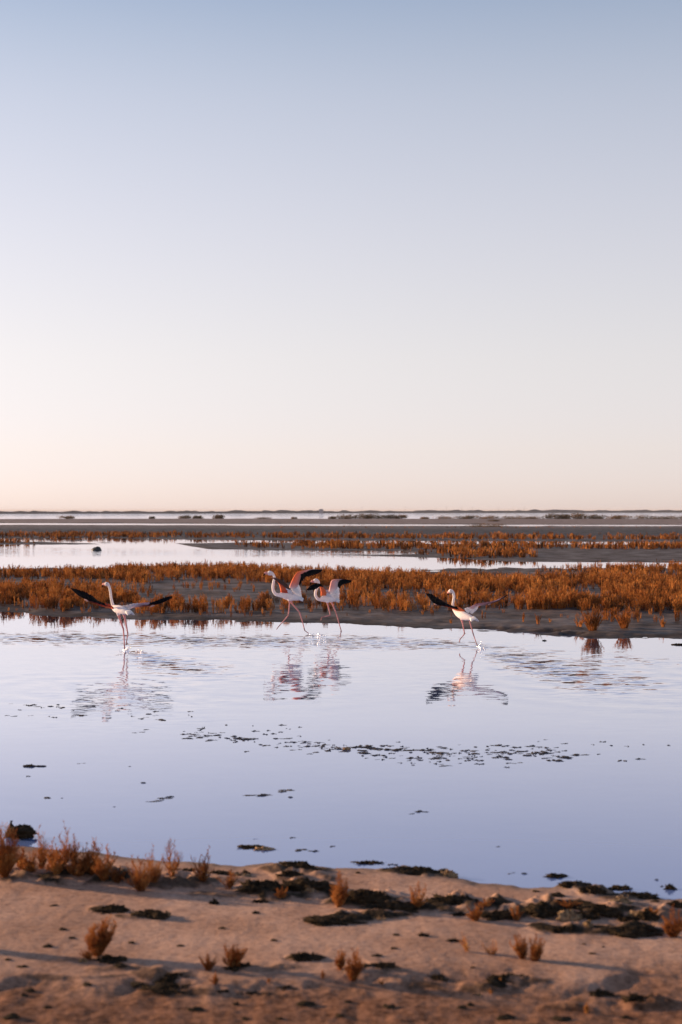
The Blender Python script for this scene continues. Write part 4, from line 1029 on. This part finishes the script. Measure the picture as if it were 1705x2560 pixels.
    def wing(s, st, feathers, label, thick=0.016, alula=None):
        """st rows: lead(x,y,dy), mid(x,y,dy), trail(x,y,dy), lead colour, mid colour, feather colour."""
        n = 40; m = len(st)
        Ld = smooth_path([s.p(*a[0]) for a in st], n); Md = smooth_path([s.p(*a[1]) for a in st], n); Tr = smooth_path([s.p(*a[2]) for a in st], n)
        ts = np.linspace(0, m - 1, n)
        cl = np.array([np.interp(ts, range(m), [a[3][c] for a in st]) for c in range(3)]).T
        cm = np.array([np.interp(ts, range(m), [a[4][c] for a in st]) for c in range(3)]).T
        cf = np.array([st[min(m - 1, int(round(t)))][5] for t in ts])
        K = 8; V = []; C = []
        nrm = np.cross(Tr - Ld, np.gradient(Ld, axis=0)); nrm /= np.linalg.norm(nrm, axis=1)[:, None] + 1e-9
        for i in range(n):
            tk = thick * (1 - 0.75 * i / n)
            for j in range(K):
                t = 2 * math.pi * j / K; u = 0.5 - 0.5 * math.cos(t); hgt = math.sin(t) * tk * (1 - 0.55 * u)
                V.append(Ld[i] * (1 - u) + Md[i] * u + nrm[i] * hgt); C.append(cl[i] * (1 - u) + cm[i] * u)
        Q = [(i * K + j, i * K + (j + 1) % K, (i + 1) * K + (j + 1) % K, (i + 1) * K + j) for i in range(n - 1) for j in range(K)]
        Q += [(0, 1, 2, 3), (0, 3, 4, 7), (4, 5, 6, 7)]
        b = (n - 1) * K; Q += [(b, b + 1, b + 2, b + 3), (b, b + 3, b + 4, b + 7), (b + 4, b + 5, b + 6, b + 7)]
        wg = mesh_np('wing', np.array(V), np.array(Q), PLUME, s.root, color=np.array(C)); wg['label'] = label
        # overlapping flight feathers from the coverts to the trailing edge
        V = []; Q = []; C = []; rr = np.random.default_rng(int(abs(st[0][0][0])))
        for f in range(feathers):
            t = (f + 0.5) / feathers * (n - 1); i = int(t); u = t - i; i2 = min(i + 1, n - 1)
            A = Ld[i] * 0.35 + Md[i] * 0.65; B = Tr[i] * (1 - u) + Tr[i2] * u
            B = A + (B - A) * rr.uniform(0.93, 1.05)
            g = (Tr[min(i + 3, n - 1)] - Tr[max(i - 3, 0)]); gm = (Md[min(i + 3, n - 1)] - Md[max(i - 3, 0)])
            wd = np.linalg.norm(g) / (min(i + 3, n - 1) - max(i - 3, 0)) * (n - 1) / feathers * 0.75 + 0.006
            wm_ = np.linalg.norm(gm) / (min(i + 3, n - 1) - max(i - 3, 0)) * (n - 1) / feathers * 0.75 + 0.006
            g = g / (np.linalg.norm(g) + 1e-9); gm = gm / (np.linalg.norm(gm) + 1e-9); b0 = len(V); off = nrm[i] * (0.002 + 0.0022 * (f % 2))
            for e, (w_, h2) in zip(np.linspace(0, 1, 5), ((0.8, 1), (1, 1), (1, 1), (0.85, 0.8), (0.25, 0.5))):
                c = A + (B - A) * e + off; ww = (wm_ * (1 - e) + wd * e) * w_; dd = gm * (1 - e) + g * e
                for sx, sz in ((-1, 0), (0, 1), (1, 0), (0, -1)):
                    V.append(c + dd * sx * ww + nrm[i] * sz * 0.0035 * h2); C.append(cf[i] * rr.uniform(0.85, 1.15))
            for e in range(4):
                for q in range(4): Q.append((b0 + e * 4 + q, b0 + e * 4 + (q + 1) % 4, b0 + (e + 1) * 4 + (q + 1) % 4, b0 + (e + 1) * 4 + q))
            Q.append((b0, b0 + 1, b0 + 2, b0 + 3)); Q.append((b0 + 19, b0 + 18, b0 + 17, b0 + 16))
        mesh_np('flight_feathers', np.array(V), np.array(Q), PLUME, wg, smooth=False, color=np.array(C))
        if alula:
            a, b, rr_ = alula; A, B = s.p(*a), s.p(*b)
            v, q = loft(smooth_path([A, (A + B) / 2 + (0, 0, 0.006), B], 7), np.array([0.3, 0.8, 1, 1, 0.9, 0.7, 0.2]) * s.r(rr_), 8)
            mesh_np('alula', v, np.array([f for f in q if len(set(f)) == 4]), PLUME, wg, color=np.tile((0.82, 0.52, 0.42), (len(v), 1)))

TOE = [(-0.07, -0.03, -0.01), (-0.08, 0.0, -0.012), (-0.07, 0.03, -0.01)]
TOE_DOWN = [(-0.02, -0.02, -0.055), (-0.03, 0.0, -0.065), (-0.02, 0.02, -0.055)]
TOE_PUSH = [(0.075, -0.015, -0.055), (0.085, 0.0, -0.06), (0.075, 0.018, -0.05)]

# --- leftmost bird, seen from behind with both wings spread
b = Bird(140, 1400, 340 / 1568, 1627, 311, 'leftmost flamingo, seen from behind with both black wings spread wide')
b.body([(872, 618, -.20, 7), (830, 605, -.17, 26), (785, 588, -.10, 42), (735, 572, 0, 50), (690, 560, .09, 42), (662, 540, .15, 26), (652, 510, .17, 19), (640, 460, .18, 16), (632, 410, .18, 15), (624, 350, .18, 15), (610, 300, .18, 16), (588, 278, .19, 24), (566, 280, .21, 19)],
       [dict(chain=[(715, 605, .03, 24), (735, 680, .03, 12), (776, 795, .02, 10), (785, 900, .0, 8), (790, 1020, -.02, 7.5)], toes=[(-.02, .04, -.02), (.02, .05, -.02), (.05, .03, -.02)]),
        dict(chain=[(780, 605, -.05, 22), (797, 680, -.06, 11), (828, 850, -.10, 8.5), (820, 900, -.14, 6.5), (812, 940, -.17, 6.5)], toes=[(0, -.02, -.05), (.01, 0, -.055), (.02, .02, -.05)])],
       [(570, 280, .20, 17), (550, 276, .22, 14), (540, 290, .23, 11), (538, 315, .23, 5)], (585, 272, .19))
b.tail((815, 595, -.14), (885, 622, -.26), 0.07)
u, t = .16, -.10
b.wing([((662, 566, .05), (642, 540, .02), (618, 507, -.02), ORANGE, ORANGE, RED), ((540, 536, u), (532, 506, .05), (500, 474, t), RED, RED * .6, BLACK),
        ((430, 494, u), (428, 476, .08), (412, 405, t), RED * .5, BLACK, BLACK), ((330, 450, u), (330, 436, .08), (318, 356, t), BLACK, BLACK, BLACK),
        ((245, 398, u), (244, 388, .06), (240, 334, t), BLACK, BLACK, BLACK), ((185, 342, .05), (183, 338, .03), (174, 318, t), BLACK, BLACK, BLACK)], 20,
       'raised left wing with black underside and orange root', 0.018, ((325, 452, .12), (372, 478, .12), 11))
b.wing([((838, 582, .02), (800, 552, 0), (755, 530, -.05), WHITE, WHITE, WHITE), ((893, 548, u), (890, 520, .05), (890, 503, t), PINKW, WHITE, WHITE),
        ((1000, 536, u), (1000, 514, .05), (1005, 494, t), RED * .7, TAN, PINKW), ((1090, 526, u), (1092, 508, .06), (1108, 486, t), RED * .5, BLACK, BLACK),
        ((1190, 504, u), (1190, 494, .06), (1205, 448, t), BLACK, BLACK, BLACK), ((1280, 468, u), (1280, 460, .05), (1290, 424, t), BLACK, BLACK, BLACK), ((1336, 438, .05), (1335, 434, .03), (1333, 420, t), BLACK, BLACK, BLACK)], 20,
       'right wing held level, pale at the root and black beyond', 0.018, ((1085, 538, .10), (1138, 524, .10), 10))

# --- left bird of the pair, running left, neck bent
b = Bird(640, 1400, 260 / 1568, 1585.5, 772, 'taller left flamingo of the running pair, red underwing and bent neck')
b.body([(705, 600, .02, 8), (650, 582, .02, 30), (570, 562, .01, 52), (490, 548, 0, 62), (415, 528, 0, 50), (355, 528, 0, 31), (302, 518, 0, 25), (265, 472, 0, 23), (255, 405, 0, 22), (265, 330, 0, 20), (278, 268, 0, 19), (255, 216, 0, 22), (212, 198, 0, 36), (178, 206, 0, 27)],
       [dict(chain=[(500, 585, -.05, 30), (507, 650, -.05, 11), (488, 835, -.06, 11), (410, 925, -.06, 8), (335, 1010, -.07, 8)], toes=[(-.035, -.02, -.05), (-.04, 0, -.055), (-.03, .02, -.05)]),
        dict(chain=[(515, 585, .05, 30), (545, 660, .05, 12), (655, 785, .06, 12), (700, 930, .06, 8.5), (735, 1065, .06, 9)], toes=TOE_PUSH)],
       [(182, 204, 0, 24), (150, 198, 0, 21), (128, 206, 0, 16), (114, 244, 0, 6)], (205, 188, 0))
b.tail((630, 575, .02), (722, 606, .04), 0.06)
b.wing([((500, 430, .08), (570, 470, .09), (705, 602, .10), WHITE, WHITE, WHITE), ((508, 385, .10), (610, 420, .12), (690, 520, .12), PINK, PINKW, WHITE), ((545, 295, .16), (640, 380, .17), (672, 430, .17), ORANGE, PINK, WHITE),
        ((600, 205, .22), (668, 285, .24), (662, 390, .24), ORANGE * .95, PINK, BLACK), ((650, 172, .27), (700, 225, .29), (735, 270, .29), ORANGE * .9, PINK, BLACK), ((755, 150, .32), (780, 180, .33), (815, 248, .34), ROSE, ROSE, BLACK),
        ((840, 138, .36), (850, 150, .36), (925, 212, .38), PINKW, BLACK, BLACK), ((992, 142, .42), (993, 148, .42), (985, 172, .42), BLACK, BLACK, BLACK)], 24, 'raised far wing, pink coverts, black flight feathers', 0.02)
b.wing([((372, 488, -.09), (515, 498, -.09), (600, 535, -.09), RED, RED, WHITE), ((362, 425, -.13), (490, 446, -.13), (545, 480, -.12), ORANGE, RED, WHITE), ((338, 352, -.19), (425, 396, -.18), (522, 432, -.17), ORANGE, RED * .8, TAN * .4),
        ((288, 298, -.26), (340, 338, -.24), (470, 362, -.22), ORANGE * .9, RED * .5, TAN * .35), ((248, 268, -.30), (275, 288, -.29), (392, 305, -.26), PINK, TAN, TAN * .35), ((230, 260, -.32), (238, 268, -.32), (300, 262, -.30), PINKW, ORANGE, TAN)], 16,
       'near wing swept forward, deep red inside with dark edge', 0.02)

# --- right bird of the pair
b = Bird(640, 1400, 260 / 1568, 1579, 853, 'smaller right flamingo of the running pair, black wingtip over its neck')
b.body([(1255, 622, .02, 7), (1210, 605, .02, 24), (1150, 588, .01, 45), (1085, 582, 0, 60), (1020, 585, 0, 50), (972, 596, 0, 30), (930, 585, 0, 23), (900, 540, 0, 21), (897, 485, 0, 20), (918, 430, 0, 19), (945, 375, 0, 19), (940, 328, 0, 21), (905, 312, 0, 34), (872, 322, 0, 26)],
       [dict(chain=[(1075, 620, -.05, 30), (1080, 665, -.05, 12), (1125, 835, -.06, 11), (1050, 850, -.06, 8.5), (988, 866, -.07, 9)], toes=[(-.01, -.02, -.06), (-.015, 0, -.065), (.0, .02, -.06)]),
        dict(chain=[(1130, 610, .05, 30), (1150, 660, .05, 12), (1206, 792, .06, 11), (1245, 930, .06, 8), (1283, 1062, .06, 8)], toes=[(-.02, -.03, -.03), (.02, 0, -.04), (.0, .03, -.03)])],
       [(875, 320, 0, 24), (848, 322, 0, 20), (832, 338, 0, 14), (822, 366, 0, 6)], (900, 300, 0))
b.tail((1190, 598, .02), (1265, 628, .04), 0.055)
b.wing([((1095, 495, .08), (1150, 530, .09), (1255, 620, .10), WHITE, WHITE, WHITE), ((1098, 455, .10), (1200, 480, .12), (1262, 540, .12), PINKW, WHITE, WHITE), ((1112, 390, .15), (1225, 415, .16), (1258, 460, .16), ROSE, PINKW, WHITE),
        ((1132, 318, .20), (1236, 350, .21), (1272, 425, .21), ROSE, PINKW, BLACK), ((1170, 293, .24), (1250, 322, .25), (1300, 382, .26), ROSE, ROSE, BLACK), ((1250, 288, .29), (1285, 308, .3), (1365, 365, .3), PINKW, BLACK, BLACK),
        ((1330, 290, .34), (1340, 298, .34), (1420, 345, .35), BLACK, BLACK, BLACK), ((1435, 304, .38), (1436, 308, .38), (1437, 320, .38), BLACK, BLACK, BLACK)], 22, 'raised far wing, pale pink with black tip', 0.02)
b.wing([((974, 538, -.09), (1085, 530, -.09), (1150, 560, -.09), ORANGE, ORANGE, WHITE), ((976, 475, -.14), (1075, 475, -.14), (1115, 490, -.13), ORANGE, ORANGE, PINKW), ((962, 402, -.20), (1020, 405, -.20), (1068, 420, -.19), ORANGE, ORANGE, TAN),
        ((985, 372, -.22), (1000, 390, -.22), (1000, 405, -.22), BLACK, BLACK, BLACK), ((940, 350, -.26), (942, 362, -.26), (948, 412, -.26), BLACK, BLACK, BLACK), ((885, 360, -.30), (885, 372, -.30), (890, 452, -.30), BLACK, BLACK, BLACK),
        ((825, 388, -.34), (825, 398, -.34), (810, 462, -.34), BLACK, BLACK, BLACK), ((766, 444, -.38), (766, 448, -.38), (762, 458, -.38), BLACK, BLACK, BLACK)], 22, 'near wing, orange inside with black tip thrown forward', 0.02)

# --- rightmost bird, lifting off the water
b = Bird(1040, 1440, 260 / 1568, 1619, 1197, 'rightmost flamingo, lifting one leg with a black left wing and pale right wing')
b.body([(900, 655, -.22, 8), (850, 640, -.18, 30), (790, 622, -.10, 52), (715, 600, 0, 64), (650, 572, .10, 54), (600, 535, .16, 36), (570, 490, .19, 24), (556, 430, .2, 20), (566, 360, .2, 20), (572, 300, .2, 20), (555, 245, .2, 22), (525, 228, .21, 32), (503, 240, .23, 26)],
       [dict(chain=[(690, 640, .02, 28), (700, 705, .02, 11), (733, 870, .0, 10), (700, 912, -.03, 8), (662, 955, -.05, 8)], toes=[(-.01, -.02, -.05), (-.012, 0, -.055), (.0, .02, -.05)]),
        dict(chain=[(800, 640, -.05, 28), (815, 700, -.05, 11), (863, 875, -.05, 10), (892, 960, -.05, 7.5), (915, 1030, -.05, 8)], toes=[(.03, -.02, -.04), (.035, 0, -.045), (.03, .02, -.04)])],
       [(508, 238, .22, 24), (490, 246, .24, 19), (482, 262, .25, 15), (486, 290, .25, 7)], (522, 218, .2))
b.tail((840, 635, -.14), (908, 668, -.26), 0.08)
b.wing([((742, 534, .02), (690, 500, 0), (640, 462, -.03), ORANGE, ORANGE, ORANGE), ((618, 522, .08), (605, 488, .04), (598, 456, -.05), ORANGE, ORANGE, BLACK), ((540, 488, u), (538, 470, .06), (520, 434, t), RED, RED * .6, BLACK), ((430, 453, u), (428, 442, .07), (426, 386, t), RED * .4, BLACK, BLACK),
        ((312, 432, u), (312, 420, .07), (328, 318, t), BLACK, BLACK, BLACK), ((238, 380, u), (238, 370, .06), (238, 264, t), BLACK, BLACK, BLACK), ((168, 282, .05), (166, 278, .03), (150, 256, t), BLACK, BLACK, BLACK)], 22,
       'raised left wing, black with a glowing orange root', 0.018, ((272, 420, .12), (318, 440, .12), 12))
b.wing([((845, 575, .02), (790, 530, 0), (725, 487, -.05), WHITE, WHITE, WHITE), ((925, 500, .10), (885, 470, .04), (830, 460, -.06), WHITE, WHITE, PINKW), ((948, 452, u), (940, 434, .05), (905, 420, t), PINKW, PINKW, ROSE),
        ((1100, 424, u), (1095, 410, .05), (1110, 391, t), RED * .6, TAN, ROSE), ((1205, 390, u), (1205, 380, .05), (1245, 351, t), BLACK, TAN * .6, PINKW), ((1300, 340, u), (1300, 334, .05), (1312, 312, t), BLACK, BLACK, TAN), ((1382, 290, .05), (1382, 288, .03), (1384, 284, t), BLACK, BLACK, BLACK)], 20,
       'right wing seen edge-on, pink rim and white inner feathers', 0.016, ((1085, 436, .10), (1130, 420, .10), 10))

# ------------------------------------------------------------------ splashes under the running feet
def splash(px, py, wpx, hpx, n, seed, label):
    r = np.random.default_rng(seed); p = pix(px, py); k = p[1] / F; V = []; Q = []
    for i in range(n):
        c = np.array([r.normal() * wpx * k * 0.28, r.normal() * 0.06, abs(r.normal()) * hpx * k * 0.5]); rad = r.uniform(0.003, 0.011) * (1.3 if c[2] < 0.04 else 0.8)
        v, q = lump(int(seed * 10 + i), rad, rad, rad * 1.5, 0.4, 7, 5); b0 = len(V); V += list(v + c); Q += [tuple(a + b0 for a in f) for f in q]
    ob = mesh_np('water_splash', np.array(V), np.array(Q), SPLASH); ob.location = p; tag(ob, label, 'splash')
splash(318, 1625, 22, 12, 34, 1, 'small splash round the foot of the leftmost flamingo')
splash(350, 1630, 16, 5, 12, 2, 'second low splash trailing right of the leftmost flamingo')
splash(798, 1589, 30, 5, 26, 3, 'low line of spray behind the taller running flamingo')
splash(1204, 1621, 16, 14, 40, 4, 'bright bubble of spray behind the foot of the rightmost flamingo')

# ------------------------------------------------------------------ white birds wading far out
def wader(px, py, hpx, lab):
    p = pix(px, py); k = p[1] / F; h_ = hpx * k
    t = empty('wading_bird', p)
    S = smooth_path(np.array([(0.34, 0, .50, .02), (0.2, 0, .56, .09), (0.02, 0, .60, .12), (-0.12, 0, .62, .07), (-.17, 0, .72, .035), (-.10, 0, .84, .03), (-.12, 0, .95, .035), (-.18, 0, .97, .05), (-.27, 0, .92, .02)]), 40) * h_
    v, q = loft(S[:, :3], S[:, 3], 8); mesh_np('body', v, np.array([f for f in q if len(set(f)) == 4]), PLUME, t, color=np.tile(WHITE, (len(v), 1)))
    for sx in (-.02, .06):
        v, q = tubes([((sx * h_, 0, -0.05), (sx * h_ + .02 * h_, 0, .28 * h_), .012 * h_, .014 * h_), ((sx * h_ + .02 * h_, 0, .28 * h_), (sx * h_, 0, .55 * h_), .014 * h_, .02 * h_)], 5)
        mesh_np('leg', v, q, PLUME, t, color=np.tile(LEG, (len(v), 1)))
    tag(t, lab, 'bird', 'white birds wading far out')
wader(1082, 1297, 7, 'left of two white birds wading behind the small lone bush')
wader(1101, 1295.5, 8.5, 'right and taller of two white birds wading behind the small lone bush')
wader(800, 1297.5, 6, 'lone white bird wading above the gap between the running pair and the scrub row')

# ------------------------------------------------------------------ thin sea haze
v, q = box(-32000, 32000, -32000, 32000, -1.3, 9.5)
hz = mesh_np('haze', v, q, None, smooth=False); tag(hz, kind='stuff')
hm = bpy.data.materials.new('haze'); hm.use_nodes = True; hn = hm.node_tree.nodes; hn.remove(hn['Principled BSDF'])
pv = hn.new('ShaderNodeVolumePrincipled'); pv.inputs['Color'].default_value = (0.86, 0.80, 0.78, 1); pv.inputs['Density'].default_value = 0.00008
hm.node_tree.links.new(pv.outputs[0], hn['Material Output'].inputs['Volume']); hz.data.materials.append(hm)
